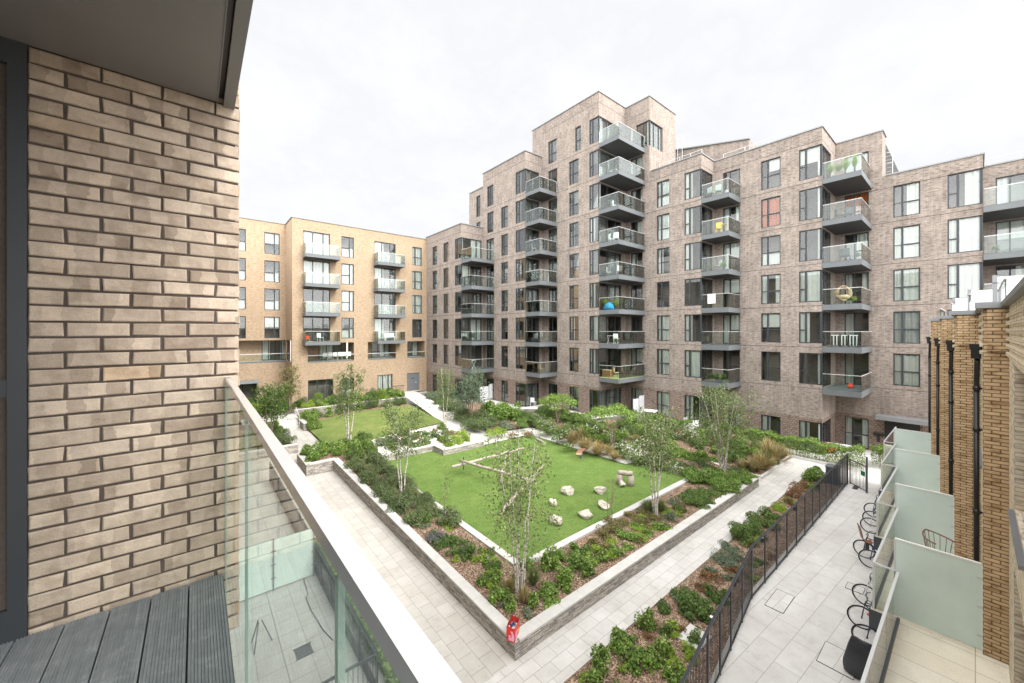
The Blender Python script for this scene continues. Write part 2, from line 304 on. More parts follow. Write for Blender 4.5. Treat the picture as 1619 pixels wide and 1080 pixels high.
# ------------------------------------------------------------------ mesh helpers
class MB:
    def __init__(s): s.v = []; s.f = []; s.m = []; s.mi = {}; s.mats = []
    def mat(s, k):
        if k not in s.mi: s.mi[k] = len(s.mats); s.mats.append(M[k])
        return s.mi[k]
    def face(s, pts, k):
        i = len(s.v); s.v += [tuple(p) for p in pts]; s.f.append(tuple(range(i, i + len(pts)))); s.m.append(s.mat(k))
    def box(s, x0, x1, y0, y1, z0, z1, k, bev=0.0):
        x0, x1 = min(x0, x1), max(x0, x1); y0, y1 = min(y0, y1), max(y0, y1); z0, z1 = min(z0, z1), max(z0, z1)
        i = len(s.v)
        s.v += [(x0, y0, z0), (x1, y0, z0), (x1, y1, z0), (x0, y1, z0), (x0, y0, z1), (x1, y0, z1), (x1, y1, z1), (x0, y1, z1)]
        for q in ((0, 3, 2, 1), (4, 5, 6, 7), (0, 1, 5, 4), (1, 2, 6, 5), (2, 3, 7, 6), (3, 0, 4, 7)):
            s.f.append(tuple(i + j for j in q)); s.m.append(s.mat(k))
    def obox(s, p, q, w, h, k, up=(0, 0, 1), off=(0, 0)):
        # bar from p to q of width w (sideways) and height h (up)
        p, q = Vector(p), Vector(q); d = (q - p).normalized(); u = Vector(up)
        sd = d.cross(u)
        if sd.length < 1e-4: sd = d.cross(Vector((0, 1, 0)))
        sd.normalize(); u = sd.cross(d).normalized()
        i = len(s.v)
        for b in (p, q):
            for a, c in ((-1, -1), (1, -1), (1, 1), (-1, 1)):
                s.v.append(tuple(b + sd * (a * w / 2) + u * (c * h / 2)))
        for f in ((0, 1, 2, 3), (7, 6, 5, 4), (0, 4, 5, 1), (1, 5, 6, 2), (2, 6, 7, 3), (3, 7, 4, 0)):
            s.f.append(tuple(i + j for j in f)); s.m.append(s.mat(k))
    def tube(s, pts, rad, k, n=6, cap=True, closed=False):
        pts = [Vector(p) for p in pts]
        if not isinstance(rad, (list, tuple)): rad = [rad] * len(pts)
        i0 = len(s.v); ref = None; m = len(pts)
        for j, p in enumerate(pts):
            if closed: d = pts[(j + 1) % m] - pts[j - 1]
            else: d = pts[min(j + 1, m - 1)] - pts[max(j - 1, 0)]
            d.normalize()
            if ref is None: ref = d.orthogonal().normalized()
            ref = (ref - d * ref.dot(d)).normalized(); b = d.cross(ref)
            for a in range(n):
                t = 2 * math.pi * a / n
                s.v.append(tuple(p + (ref * math.cos(t) + b * math.sin(t)) * rad[j]))
        for j in range(m if closed else m - 1):
            j2 = (j + 1) % m
            for a in range(n):
                s.f.append((i0 + j * n + a, i0 + j * n + (a + 1) % n, i0 + j2 * n + (a + 1) % n, i0 + j2 * n + a)); s.m.append(s.mat(k))
        if cap and not closed:
            s.f.append(tuple(i0 + a for a in reversed(range(n)))); s.m.append(s.mat(k))
            s.f.append(tuple(i0 + (m - 1) * n + a for a in range(n))); s.m.append(s.mat(k))
    def lathe(s, prof, k, n=14, c=(0, 0)):
        s.tube([(c[0], c[1], z) for r, z in prof], [max(r, 1e-4) for r, z in prof], k, n)
    def prism(s, poly, z0, z1, k):
        n = len(poly)
        s.face([(x, y, z1) for x, y in poly], k)
        s.face([(x, y, z0) for x, y in reversed(poly)], k)
        for i in range(n):
            a, b = poly[i], poly[(i + 1) % n]
            s.face([(a[0], a[1], z0), (b[0], b[1], z0), (b[0], b[1], z1), (a[0], a[1], z1)], k)
    def mesh(s, name, smooth=False):
        me = D.meshes.new(name); me.from_pydata(s.v, [], s.f)
        for m in s.mats: me.materials.append(m)
        me.polygons.foreach_set('material_index', s.m)
        boxuv(me)
        if smooth: me.polygons.foreach_set('use_smooth', [True] * len(me.polygons))
        me.update(); return me
    def build(s, name, parent=None, smooth=False, **kw):
        return ob(name, s.mesh(name, smooth), parent, **kw)

def boxuv(me):
    n = len(me.loops)
    co = np.empty(len(me.vertices) * 3, 'f'); me.vertices.foreach_get('co', co); co = co.reshape(-1, 3)
    vi = np.empty(n, 'i'); me.loops.foreach_get('vertex_index', vi)
    nr = np.empty(len(me.polygons) * 3, 'f'); me.polygons.foreach_get('normal', nr); nr = np.abs(nr.reshape(-1, 3))
    lt = np.empty(len(me.polygons), 'i'); me.polygons.foreach_get('loop_total', lt)
    pn = np.repeat(nr, lt, axis=0); p = co[vi]
    ax = pn.argmax(1)
    uv = np.where((ax == 2)[:, None], p[:, [0, 1]], np.where((ax == 0)[:, None], p[:, [1, 2]], p[:, [0, 2]])).astype('f')
    ul = me.uv_layers.new(name='UVMap'); ul.data.foreach_set('uv', uv.ravel())

def ob(name, data, parent=None, loc=None, rz=0, label=None, cat=None, group=None, kind=None, scale=None):
    o = D.objects.new(name, data); COL.objects.link(o)
    if parent is not None: o.parent = parent
    if loc is not None: o.location = loc
    if rz: o.rotation_euler = (0, 0, rz)
    if scale is not None: o.scale = scale
    tag(o, label, cat, group, kind); return o
def tag(o, label=None, cat=None, group=None, kind=None):
    if label: o['label'] = label
    if cat: o['category'] = cat
    if group: o['group'] = group
    if kind: o['kind'] = kind
    return o
def thing(name, label, cat, loc=(0, 0, 0), rz=0, group=None): return ob(name, None, None, loc, rz, label, cat, group)
def copy_tree(o, parent=None):
    c = o.copy(); COL.objects.link(c)
    if parent is not None: c.parent = parent
    for ch in list(o.children): copy_tree(ch, c)
    return c
ORD = ['first', 'second', 'third', 'fourth', 'fifth', 'sixth', 'seventh', 'eighth', 'ninth', 'tenth', 'eleventh', 'twelfth', 'thirteenth', 'fourteenth', 'fifteenth', 'sixteenth', 'seventeenth', 'eighteenth', 'nineteenth', 'twentieth']
M['glass2n'] = m_glass('near_balustrade_glass', (.93, .965, .945), 1.4, cap=.34)
M['glass_edge'] = m_plain('green_glass_edge', (.20, .30, .26), .3, 0, .5)
# ------------------------------------------------------------------ ground and paths
def sm(a, b, x):
    t = min(1, max(0, (x - a) / (b - a))); return t * t * (3 - 2 * t)
def lerp(stops, x):
    if x <= stops[0][0]: return stops[0][1]
    for (a, va), (b, vb) in zip(stops, stops[1:]):
        if x <= b: return va + (vb - va) * (x - a) / (b - a)
    return stops[-1][1]
def z_left(x, y): return lerp([(8, 0), (26, .17), (31, .32), (39, .5)], y)
def z_nearbed(x, y): return .47 + .33 * sm(12, 26, y)
def z_ne(x, y):
    full = .52 + .055 * max(0, x - 22.4) + .022 * max(0, y - 14)
    return .08 + (full - .08) * sm(8.3, 14.0, y)
def z_lawn(x, y): return .48 + .42 * sm(7.6, 12, x) + .012 * max(0, y - 30)
def z_walk(x, y): return .535 + .95 * sm(24.5, 44, y)
def sheet(name, poly, zf, mat, res=1.0, lift=0.0, kind='structure', label=None, cat=None, group=None, thick=None):
    bm = bmesh.new()
    vs = [bm.verts.new((x, y, 0)) for x, y in poly]
    f = bm.faces.new(vs)
    if f.normal.z < 0: f.normal_flip()
    bm.normal_update()
    if bm.faces[:][0].normal.z < 0: bmesh.ops.reverse_faces(bm, faces=bm.faces[:])
    if callable(zf):
        xs = [p[0] for p in poly]; ys = [p[1] for p in poly]
        for ax, lo, hi in ((0, min(xs), max(xs)), (1, min(ys), max(ys))):
            k = math.ceil(lo / res + .01)
            while k * res < hi - .01:
                co = Vector((0, 0, 0)); co[ax] = k * res; no = Vector((0, 0, 0)); no[ax] = 1
                bmesh.ops.bisect_plane(bm, geom=bm.verts[:] + bm.edges[:] + bm.faces[:], plane_co=co, plane_no=no); k += 1
        for v in bm.verts: v.co.z = zf(v.co.x, v.co.y) + lift
    else:
        for v in bm.verts: v.co.z = zf + lift
    if not callable(zf): bmesh.ops.triangulate(bm, faces=bm.faces[:])
    me = D.meshes.new(name); bm.to_mesh(me); bm.free(); me.materials.append(M[mat]); boxuv(me)
    return ob(name, me, None, label=label, cat=cat, group=group, kind=kind)
sheet('ground', [(-400, -400), (500, -400), (500, 500), (-400, 500)], -.10, 'ground')
sheet('paving', [(-6, 4.78), (33.0, 4.78), (33.0, 8.3), (25.28, 8.3), (25.28, 8.0), (-6, 8.0)], 0, 'paving')
sheet('pavement', [(-6, -14), (43, -14), (43, 14.6), (33.0, 14.6), (33.0, 4.78), (-6, 4.78)], 0, 'pavingB')
sheet('court_path', [(2.6, 8.0), (6.8, 8.0), (6.8, 26), (7.3, 28.7), (7.45, 31), (7.45, 38.3), (5.35, 38.3), (5.35, 31.2), (-1, 31.2), (-1, 26), (2.6, 26)], z_left, 'pavingC')
sheet('planting_bed', [(6.85, 8.15), (25.1, 8.15), (25.1, 8.4), (22.25, 10.4), (9.0, 10.45), (9.0, 24.4), (9.5, 24.75), (9.5, 28.6), (5.35, 28.6), (5.35, 26.05), (6.85, 26.05)], z_nearbed, 'mulch')
sheet('turf', [(9.15, 10.6), (22.05, 10.6), (22.05, 13.8), (21.1, 14.2), (21.1, 23.3), (16.4, 23.3), (13.1, 23.1), (13.1, 24.5), (9.15, 24.5)], .5, 'turf')
sheet('gravel_bed', [(9.5, 24.75), (13.3, 24.75), (13.3, 23.35), (16.3, 23.35), (17.0, 30), (12.0, 29.3), (9.5, 28.6)], lambda x, y: .84, 'gravel')
sheet('lawn', [(9.5, 28.6), (12.0, 29.3), (17.0, 30), (17.9, 39), (7.45, 39), (7.45, 31), (7.3, 28.7)], z_lawn, 'lawn')
sheet('rear_bed', [(7.45, 38.9), (17.9, 38.9), (18.2, 41.1), (7.45, 41.1)], z_lawn, 'mulch', lift=-.02)
sheet('block_bed', [(7.0, 41.35), (18.3, 41.35), (20.0, 45.1), (3, 48.7), (-2, 48.7), (-2, 41.35)], 1.36, 'mulch')
sheet('landing', [(3, 39.0), (7.2, 39.0), (7.2, 41.6), (3, 41.6)], 1.13, 'pavingC')
sheet('white_path', [(26.62, 8.3), (26.62, 11.5), (24.6, 14.0), (22.45, 15.0), (22.45, 24.6), (18.6, 25.2), (21.0, 44.6), (22.9, 45.15), (19.0, 45.15), (17.0, 30), (16.45, 23.3), (21.1, 23.3), (21.1, 14.2), (22.3, 13.9), (25.3, 11.4), (25.3, 8.3)],
      lambda x, y: min(z_walk(x, y), .03 + .505 * sm(8.3, 13.5, y)) if y < 24 else z_walk(x, y), 'whitepath')
sheet('border_bed', [(22.28, 10.5), (25.1, 8.5), (25.28, 11.4), (22.3, 13.7)], lambda x, y: .5 + .36 * sm(9, 12.2, y), 'mulch')
sheet('border_soil', [(26.65, 8.32), (32.9, 8.32), (32.9, 13.6), (30.3, 14.4), (30.3, 20.6), (26.7, 21.6), (26.7, 27.6), (24.2, 29), (24.2, 35.3), (21.4, 36.8), (21.4, 44.6), (21.0, 44.6), (18.65, 25.25), (22.48, 24.65), (22.48, 15.05), (24.65, 14.05), (26.65, 11.55)], z_ne, 'mulch')
sheet('bark_strip', [(6.3, 4.35), (10.3, 4.3), (14.3, 4.82), (29.3, 4.86), (29.6, 6.7), (6.3, 6.7)], .035, 'mulch')
sheet('flat_terrace', [(30.35, 14.35), (32.5, 14.35), (32.5, 22.2), (28.3, 22.2), (28.3, 29.6), (25.9, 29.6), (25.9, 37), (22.9, 37), (22.9, 45.1), (21.45, 45.1), (21.45, 36.85), (24.25, 35.35), (24.25, 29.05), (26.75, 27.65), (26.75, 21.65), (30.35, 20.65)], 1.22, 'whitepath')
sheet('patio', [(-3, 8.9), (3.3, 8.9), (3.3, 26), (-3, 26)], .3, 'patio')

# ------------------------------------------------------------------ stone walls, kerbs, edging
def poly_wall(mb, pts, w, ztop, zbot, k, ov=0.0):
    # pts: centre line; ztop/zbot functions
    n = len(pts); P2 = [Vector((p[0], p[1])) for p in pts]; Ls = []; Rs = []
    for i, p in enumerate(P2):
        d1 = (P2[i] - P2[i - 1]).normalized() if i else (P2[1] - P2[0]).normalized()
        d2 = (P2[i + 1] - P2[i]).normalized() if i < n - 1 else d1
        n1 = Vector((-d1.y, d1.x)); n2 = Vector((-d2.y, d2.x)); b = (n1 + n2).normalized(); s_ = w / 2 / max(.3, b.dot(n1))
        Ls.append(p + b * s_); Rs.append(p - b * s_)
    for i in range(n - 1):
        a, b, c, d = Rs[i], Rs[i + 1], Ls[i + 1], Ls[i]
        V = lambda q, z: (q.x, q.y, z(q.x, q.y))
        mb.face([V(a, zbot), V(b, zbot), V(b, ztop), V(a, ztop)], k)
        mb.face([V(c, zbot), V(d, zbot), V(d, ztop), V(c, ztop)], k)
        mb.face([V(a, ztop), V(b, ztop), V(c, ztop), V(d, ztop)], k)
        mb.face([V(a, zbot), V(d, zbot), V(c, zbot), V(b, zbot)], k)
        if i == 0: mb.face([V(d, zbot), V(a, zbot), V(a, ztop), V(d, ztop)], k)
        if i == n - 2: mb.face([V(b, zbot), V(c, zbot), V(c, ztop), V(b, ztop)], k)
def coping(mb, pts, w, zt, th, seg=.92):
    # slabs with fine open joints along the centre line
    for (a, b) in zip(pts, pts[1:]):
        a2, b2 = Vector(a), Vector(b); l = (b2 - a2).length; k = max(1, round(l / seg))
        for i in range(k):
            p = a2.lerp(b2, (i + .004) / k); q = a2.lerp(b2, (i + .996) / k)
            jit = random.uniform(-.002, .002)
            z0 = zt(p.x, p.y) + jit; z1 = zt(q.x, q.y) + jit
            mb.obox((p.x, p.y, z0 - th / 2), (q.x, q.y, z1 - th / 2), w, th, 'concrete')
def stone_wall(label, pts, zt, zb, w=.30, cw=.36):
    t = thing('stone_wall', label, 'garden wall', (0, 0, 0), group='stacked stone garden walls')
    m = MB(); poly_wall(m, pts, w, lambda x, y: zt(x, y) - .062, zb, 'stone'); m.build('wall', t)
    c = MB(); cp = [Vector(p[:2]) for p in pts]; coping(c, cp, cw, zt, .06); c.build('coping', t); return t
zlw = lambda x, y: .52 + .37 * min(1, max(0, (y - 8) / 18))
stone_wall('long stacked stone bed wall with pale coping, red bag on its corner', [(25.12, 8.14), (6.86, 8.14), (6.86, 26.0), (5.32, 26.0), (5.32, 28.7)], zlw, lambda x, y: -.05 if y < 20 else .1)
zr = lambda x, y: .9
stone_wall('low stone wall edging the far side of the turf below white flowers', [(9.3, 24.62), (13.15, 24.62), (13.15, 23.24), (16.4, 23.24)], zr, lambda x, y: .45, .26, .3)
stone_wall('short stone wall at the right end of the turf under blossom', [(22.18, 10.9), (22.2, 13.8)], zr, lambda x, y: .4, .26, .3)
stone_wall('stone planter wall beside the steps on the far left', [(5.62, 30.9), (1.5, 30.9)], lambda x, y: .95, lambda x, y: .2)
stone_wall('short stone cheek wall on the right side of the garden steps', [(7.25, 36.6), (7.25, 39.4)], lambda x, y: 1.12, lambda x, y: .3)
stone_wall('long low rear wall with white coping behind the upper lawn', [(7.2, 41.25), (18.3, 41.25)], lambda x, y: 1.52, lambda x, y: .8, .2, .3)
def edging(label, pts, z, w=.3, th=.12):
    c = MB(); coping(c, [Vector(p) for p in pts], w, lambda x, y: z, th, 2.2); return c.build('edging_kerb', None, label=label, cat='kerb', group='pale kerbs edging the turf and paths')
edging('pale stone edging along the left side of the bright turf', [(9.02, 24.4), (9.02, 10.62)], .55)
edging('pale stone edging along the near right side of the bright turf', [(9.17, 10.48), (22.0, 10.48)], .55)
def kerb(label, pts, zf, w=.14, h=.07):
    m = MB(); poly_wall(m, pts, w, lambda x, y: zf(x, y) + h, lambda x, y: zf(x, y) - .1, 'concrete'); return m.build('kerb', None, label=label, cat='kerb', group='pale kerbs edging the turf and paths')
kerb('pale kerb stepping round the straw grass bed at the path junction', [(26.62, 11.4), (26.62, 8.32), (30.6, 8.32), (30.7, 8.5), (32.75, 8.5), (32.75, 5.2)], lambda x, y: .06, .16, .09)
kerb('thin metal path edge along the bark strip by the fence', [(6.3, 6.7), (29.6, 6.7), (29.6, 5.2)], lambda x, y: 0, .03, .05)
kerb('pale kerb along the garden side of the white path', [(22.45, 15.1), (22.45, 24.65), (18.62, 25.2), (21.0, 44.4)], lambda x, y: z_walk(x, y), .12, .06)
mb = MB()
for i in range(4):
    y = 38.0 + i * .34; mb.box(5.3, 7.08, y, y + 1.7, .3 + i * .0, .5 + .16 * (i + 1), 'concrete')
st = thing('garden_steps', 'four pale stone steps climbing beside the upper lawn', 'steps', (0, 0, 0)); mb.build('tread', st)
for x in (5.3, 7.02):
    m = MB(); m.tube([(x, 37.9, .5), (x, 37.9, 1.45), (x, 39.4, 2.05), (x, 39.4, 1.1)], .025, 'rail', 6); m.build('handrail', st)
def mh(label, px, py, w, l, z=0.004, rz=0.0, dark=False):
    c = P(px, py, z); t = thing('manhole_cover', label, 'manhole cover', c, rz, 'manhole covers set in the paving')
    m = MB(); m.box(-w / 2, w / 2, -l / 2, l / 2, -.02, .008, 'dark' if dark else 'pavingB'); m.build('lid', t)
    f = MB()
    for a in ((-w / 2, w / 2, -l / 2 - .012, -l / 2), (-w / 2, w / 2, l / 2, l / 2 + .012), (-w / 2 - .012, -w / 2, -l / 2, l / 2), (w / 2, w / 2 + .012, -l / 2, l / 2)): f.box(*a, -.02, .012, 'line')
    f.build('rim', t)
mh('recessed manhole cover, four slabs, in the court path left of the bed wall', 650, 917, .75, 2.2)
mh('square recessed cover in the pavement near the covered bicycle', 1326, 1043, 1.0, .75)
mh('small recessed cover in the pavement beside the parked bicycles', 1352, 930, .45, .45)
mh('recessed manhole cover hugging the kink of the railing fence', 1233, 950, 1.2, .5)
mh('small dark drain grate in front of the railing gate', 1353, 771, .7, .2, dark=True)
c = P(1098, 1008, .05); m = MB(); m.box(-.4, .4, -.32, .32, -.1, .03, 'concrete'); m.build('concrete_slab', None, loc=c, label='pale square concrete slab lying in the bark strip', cat='slab')
# ------------------------------------------------------------------ facades
class Fac:
    """a wall plane: origin at its left end seen from outside, local x to the right, local y into the building"""
    def __init__(s, x, y, rz): s.o = (x, y, 0); s.rz = rz; s.c = math.cos(rz); s.s = math.sin(rz)
    def w(s, x, y, z): return Vector((s.o[0] + s.c * x - s.s * y, s.o[1] + s.s * x + s.c * y, z))
def wall(fac, parent, W, z0, z1, ops, mat, dep=.14, band=None, room=.9, noroom=(), name='wall', pat=None):
    """ops: (x0,x1,z0,z1) openings.  band=(zsplit, mat below)"""
    mb = MB()
    xs = sorted({0, W, *[o[0] for o in ops], *[o[1] for o in ops]}); xs = [x for x in xs if 0 <= x <= W]
    zs = sorted({z0, z1, *[o[2] for o in ops], *[o[3] for o in ops], *([band[0]] if band else [])}); zs = [z for z in zs if z0 <= z <= z1]
    for xa, xb in zip(xs, xs[1:]):
        for za, zb in zip(zs, zs[1:]):
            xc, zc = (xa + xb) / 2, (za + zb) / 2
            if any(o[0] < xc < o[1] and o[2] < zc < o[3] for o in ops): continue
            k = band[1] if band and zc < band[0] else mat
            mb.face([(xa, 0, za), (xb, 0, za), (xb, 0, zb), (xa, 0, zb)], k)
    for o in ops:
        a, b, c, d = o[:4]; k = band[1] if band and d < band[0] + .3 else mat
        L_, R_ = a > 1e-3, b < W - 1e-3
        if L_: mb.face([(a, 0, c), (a, dep, c), (a, dep, d), (a, 0, d)], k)
        if R_: mb.face([(b, dep, c), (b, 0, c), (b, 0, d), (b, dep, d)], k)
        mb.face([(a, 0, d), (a, dep, d), (b, dep, d), (b, 0, d)], k)
        mb.face([(a, dep, c), (a, 0, c), (b, 0, c), (b, dep, c)], k)
        if o not in noroom:
            r = room + dep; e = .12
            a2, b2 = a - (e if L_ else 0), b + (e if R_ else 0); c2, d2 = c - .05, d + .1
            mb.face([(a2, dep, c2), (b2, dep, c2), (b2, r, c2), (a2, r, c2)], 'room'); mb.face([(a2, dep, d2), (a2, r, d2), (b2, r, d2), (b2, dep, d2)], 'room')
            mb.face([(a2, dep, c2), (a2, r, c2), (a2, r, d2), (a2, dep, d2)], 'room'); mb.face([(b2, dep, c2), (b2, dep, d2), (b2, r, d2), (b2, r, c2)], 'room')
            mb.face([(a2, r, c2), (b2, r, c2), (b2, r, d2), (a2, r, d2)], 'room')
            for q in ((a2, a, c2, d2), (b, b2, c2, d2)):   # returns behind the wall leaf
                if q[1] > q[0]: mb.face([(q[0], dep, q[2]), (q[0], dep, q[3]), (q[1], dep, q[3]), (q[1], dep, q[2])], 'room')
    if pat:                              # projecting headers: (x step, first z, rows, row step, proud, stagger)
        sx, zp, nr_, rs_, pr, stg = pat
        for r_ in range(nr_):
            for j in range(int((W - .1) / sx)):
                x = .06 + j * sx + (r_ % 2) * stg; mb.box(x, x + .11, -pr, .01, zp + r_ * rs_, zp + r_ * rs_ + .068, mat)
    return mb.build(name, parent, loc=fac.o, rz=fac.rz)

WC = {}
def window(fac, parent, x0, x1, z0, z1, style='split', cur=None, dep=.09, name='window', frame='frame', openk=None):
    """frame mesh = the part; pane and curtain are its sub-parts.  shared meshes per size."""
    w, h = round(x1 - x0, 3), round(z1 - z0, 3); key = (w, h, style, frame)
    if key not in WC:
        f = MB(); g = MB(); t = .072; y0, y1 = 0, .07
        def ver(x, ww=t): f.box(x - ww / 2, x + ww / 2, y0, y1, t, h - t, frame)
        f.box(0, w, y0, y1, 0, t, frame); f.box(0, w, y0, y1, h - t, h, frame)
        f.box(0, t, y0, y1, t, h - t, frame); f.box(w - t, w, y0, y1, t, h - t, frame)
        if style == 'split':            # narrow light left, wide right, transom under half height
            xm = w * .34; ver(xm, .11); f.box(xm + .0425, w - t, y0 + .004, y1 - .004, h * .44 - .045, h * .44 + .045, frame)
            f.box(t, xm - .0425, y0 + .004, y1 - .004, h * .44 - .025, h * .44 + .025, frame)
        elif style == 'splitR':
            xm = w * .66; ver(xm, .11); f.box(t, xm - .0425, y0 + .004, y1 - .004, h * .44 - .045, h * .44 + .045, frame)
        elif style == 'bay':            # opening light with transom left, big fixed light right to the corner
            xm = w * .30; ver(xm, .125); f.box(t, xm - .05, y0 + .004, y1 - .004, h * .42 - .045, h * .42 + .045, frame)
        elif style == 'three':
            ver(w * .36, .07); ver(w * .74, .09)
        elif style == 'two': ver(w * .5, .08)
        elif style == 'four':
            for k in (.25, .5, .75): ver(w * k, .07)
        elif style == 'door':
            ver(w * .42, .10); f.box(w * .42 + .05, w - t, y0 + .004, y1 - .004, h * .46 - .04, h * .46 + .04, frame)
        elif style == 'slim':
            f.box(t, w - t, y0 + .004, y1 - .004, h * .44 - .045, h * .44 + .045, frame)
        f.box(-.02, w + .02, -.05, .05, -.025, -.002, 'coping_m' if frame == 'frame' else frame)
        g.box(t * .6, w - t * .6, .03, .042, t * .6, h - t * .6, 'pane')
        WC[key] = (f.mesh('window_frame'), g.mesh('pane'))
    fm, gm = WC[key]
    p = fac.w(x0, dep, z0)
    wo = ob(name, fm, parent, p, fac.rz); ob('pane', gm, wo)
    if cur: curtain(wo, w, h, cur)
    return wo
CC = {}
def curtain(wo, w, h, cur, y=.16):
    key = (round(w, 2), round(h, 2), cur)
    if key not in CC:
        m = MB(); kind = cur.rstrip('0123456789')
        rnd = random.Random(str(key))
        def drape(a, b, mat, z0=.03, z1=h - .02):
            n = max(8, int((b - a) / .045)); ph = rnd.random() * 6
            pts = [(a + (b - a) * i / n, y + .05 * math.sin(i * .95 + ph) + .03 * math.sin(i * .37)) for i in range(n + 1)]
            for p, q in zip(pts, pts[1:]): m.face([(p[0], p[1], z0), (q[0], q[1], z0), (q[0], q[1], z1), (p[0], p[1], z1)], mat)
        if kind == 'full': drape(.05, w - .05, 'curtain')
        elif kind == 'left': drape(.05, w * .45, 'curtain')
        elif kind == 'right': drape(w * .5, w - .05, 'curtain')
        elif kind == 'sides': drape(.05, w * .3, 'curtain'); drape(w * .72, w - .05, 'curtain')
        elif kind == 'orange': drape(.05, w * .36, 'orange_curtain'); drape(w * .40, w - .05, 'orange_curtain')
        elif kind == 'grey': drape(.05, w - .05, 'grey_curtain')
        elif kind == 'blind': m.box(.05, w - .05, y, y + .01, h * .52, h - .03, 'curtain')
        elif kind == 'blindR': m.box(w * .38, w - .05, y, y + .01, h * .6, h - .03, 'curtain')
        elif kind == 'low': m.box(.05, w - .05, y, y + .01, .04, h * .44, 'curtain')
        CC[key] = m.mesh('curtain' if 'blind' not in kind else 'blind')
    ob('curtain' if 'blind' not in cur else 'blind', CC[key], wo)
BC = {}
def balcony(parent, fac, x0, x1, depth, ztop, sides=('front', 'right'), th=.40, glass='glass', h=1.1, name='balcony', gh0=.03, floor='fascia'):
    """slab hanging off facade `fac`, from x0..x1 along it and `depth` outward (local -y); glass on the named sides"""
    key = (round(x1 - x0, 3), round(depth, 3), sides, th, glass, h, floor)
    w = x1 - x0
    if key not in BC:
        s_ = MB()
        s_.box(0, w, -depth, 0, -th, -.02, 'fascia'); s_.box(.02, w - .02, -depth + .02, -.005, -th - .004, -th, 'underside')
        s_.box(.05, w - .05, -depth + .05, -.005, -.02, .0, floor)
        segs = []
        t = .018; ins = .03
        if 'front' in sides: segs.append(((ins, -depth + ins), (w - ins, -depth + ins)))
        if 'left' in sides: segs.append(((ins, -depth + ins + .03), (ins, -.02)))
        if 'right' in sides: segs.append(((w - ins, -depth + ins + .03), (w - ins, -.02)))
        gl = []
        r = MB()
        for a, b in segs:
            va, vb = Vector((a[0], a[1], 0)), Vector((b[0], b[1], 0)); n = 2 if (vb - va).length > 1.5 else 1
            for i in range(n):
                g = MB(); p = va.lerp(vb, (i + .006) / n); q = va.lerp(vb, (i + .994) / n); zm = (gh0 + h - .02) / 2
                g.obox((p.x, p.y, zm), (q.x, q.y, zm), t, h - .02 - gh0, glass); gl.append(g.mesh('glass_panel'))
            r.obox((va.x, va.y, h), (vb.x, vb.y, h), .045, .03, 'rail')
        BC[key] = (s_.mesh('balcony'), gl, r.mesh('handrail'))
    sm_, gl, rm = BC[key]
    b = ob(name, sm_, parent, fac.w(x0, 0, ztop), fac.rz)
    for g in gl: ob('glass_panel', g, b)
    ob('handrail', rm, b); return b

def parapet(parent, pts, z, w=.36, th=.09, name='roof_coping'):
    m = MB(); poly_wall(m, pts, w, lambda x, y: z + th, lambda x, y: z, 'coping_m'); m.build(name, parent)

# ------------------------------------------------------------------ the long brown brick block (stepped in plan, Y runs along it)
ST, S0, WH = 3.05, 5.05, 2.32
sill = lambda k: S0 + ST * k
brown = thing('brick_apartment_block', 'long stepped brown brick apartment block with a tall middle tower', 'apartment building', (0, 0, 0))
WEST = -math.pi / 2
SEG = [  # key, X, Ynorth, Ysouth, top, floors, ground z, ground window top
    ('A', 23.0, 45.4, 36.82, 21.1, 5, 1.2, 3.6), ('B', 26.0, 36.82, 29.33, 27.45, 7, 1.2, 3.6), ('C', 28.4, 29.33, 21.92, 30.9, 8, 1.2, 3.55),
    ('D', 32.6, 21.92, 14.6, 23.85, 6, 1.2, 3.5), ('E', 35.06, 14.6, 7.09, 23.85, 6, 0.0, 2.3), ('F', 39.2, 7.09, -.31, 20.45, 5, 0.0, 2.35), ('G', 42.6, -.31, -14, 20.5, 5, 0, 2.35)]
XN = {s[0]: s[1] for s in SEG}
COLS = {  # windows by sighted columns on each west face: (px left, px right, style, first floor, last floor)
    'A': [(683.3, 691, 'split', 0, 4), (700.7, 709, 'split', 0, 4)],
    'B': [(768.5, 781, 'door', 0, 4), (792, 803, 'split', 0, 4), (770, 780, 'split', 5, 6), (792, 803, 'split', 5, 5)],
    'C': [(866.5, 881, 'door', 0, 6), (899.6, 914.8, 'split', 0, 6), (866.5, 880, 'split', 7, 7), (909, 918.5, 'slim', 7, 7)],
    'D': [(997, 1015.8, 'door', 0, 6), (1038, 1058.5, 'split', 0, 5)],
    'E': [(1142.5, 1169.8, 'door', 0, 5), (1203, 1234, 'split', 0, 5)],
    'F': [(1335, 1373.5, 'door', 0, 5), (1412, 1455, 'split', 0, 4)],
    'G': [(1574, 1640, 'three', 0, 4)]}
BAY = {'A': 719, 'B': 815, 'C': 931.6, 'D': 1082, 'E': 1263, 'F': 1498}
BAYS = {'A': 25.8, 'B': 27.95, 'C': 31.9, 'D': 34.8, 'E': 37.8, 'F': 41.6}
TOPF = {'A': 5, 'B': 7, 'C': 8, 'D': 6, 'E': 6, 'F': 5, 'G': 5}
CURT = {('D', 1, 4): 'full', ('E', 1, 4): 'orange', ('E', 1, 5): 'blindR', ('E', 1, 2): 'sides', ('E', 1, 1): 'blind', ('F', 1, 0): 'full', ('F', 1, 2): 'full', ('F', 1, 1): 'grey', ('F', 1, 3): 'full', ('F', 1, 4): 'right',
        ('D', 1, 5): 'full', ('D', 1, 3): 'left', ('F', 0, 4): 'orange', ('F', 0, 3): 'right', ('F', 0, 2): 'sides', ('E', 0, 5): 'low', ('C', 1, 2): None, ('E', 1, 3): 'low'}
rc = random.Random(11)
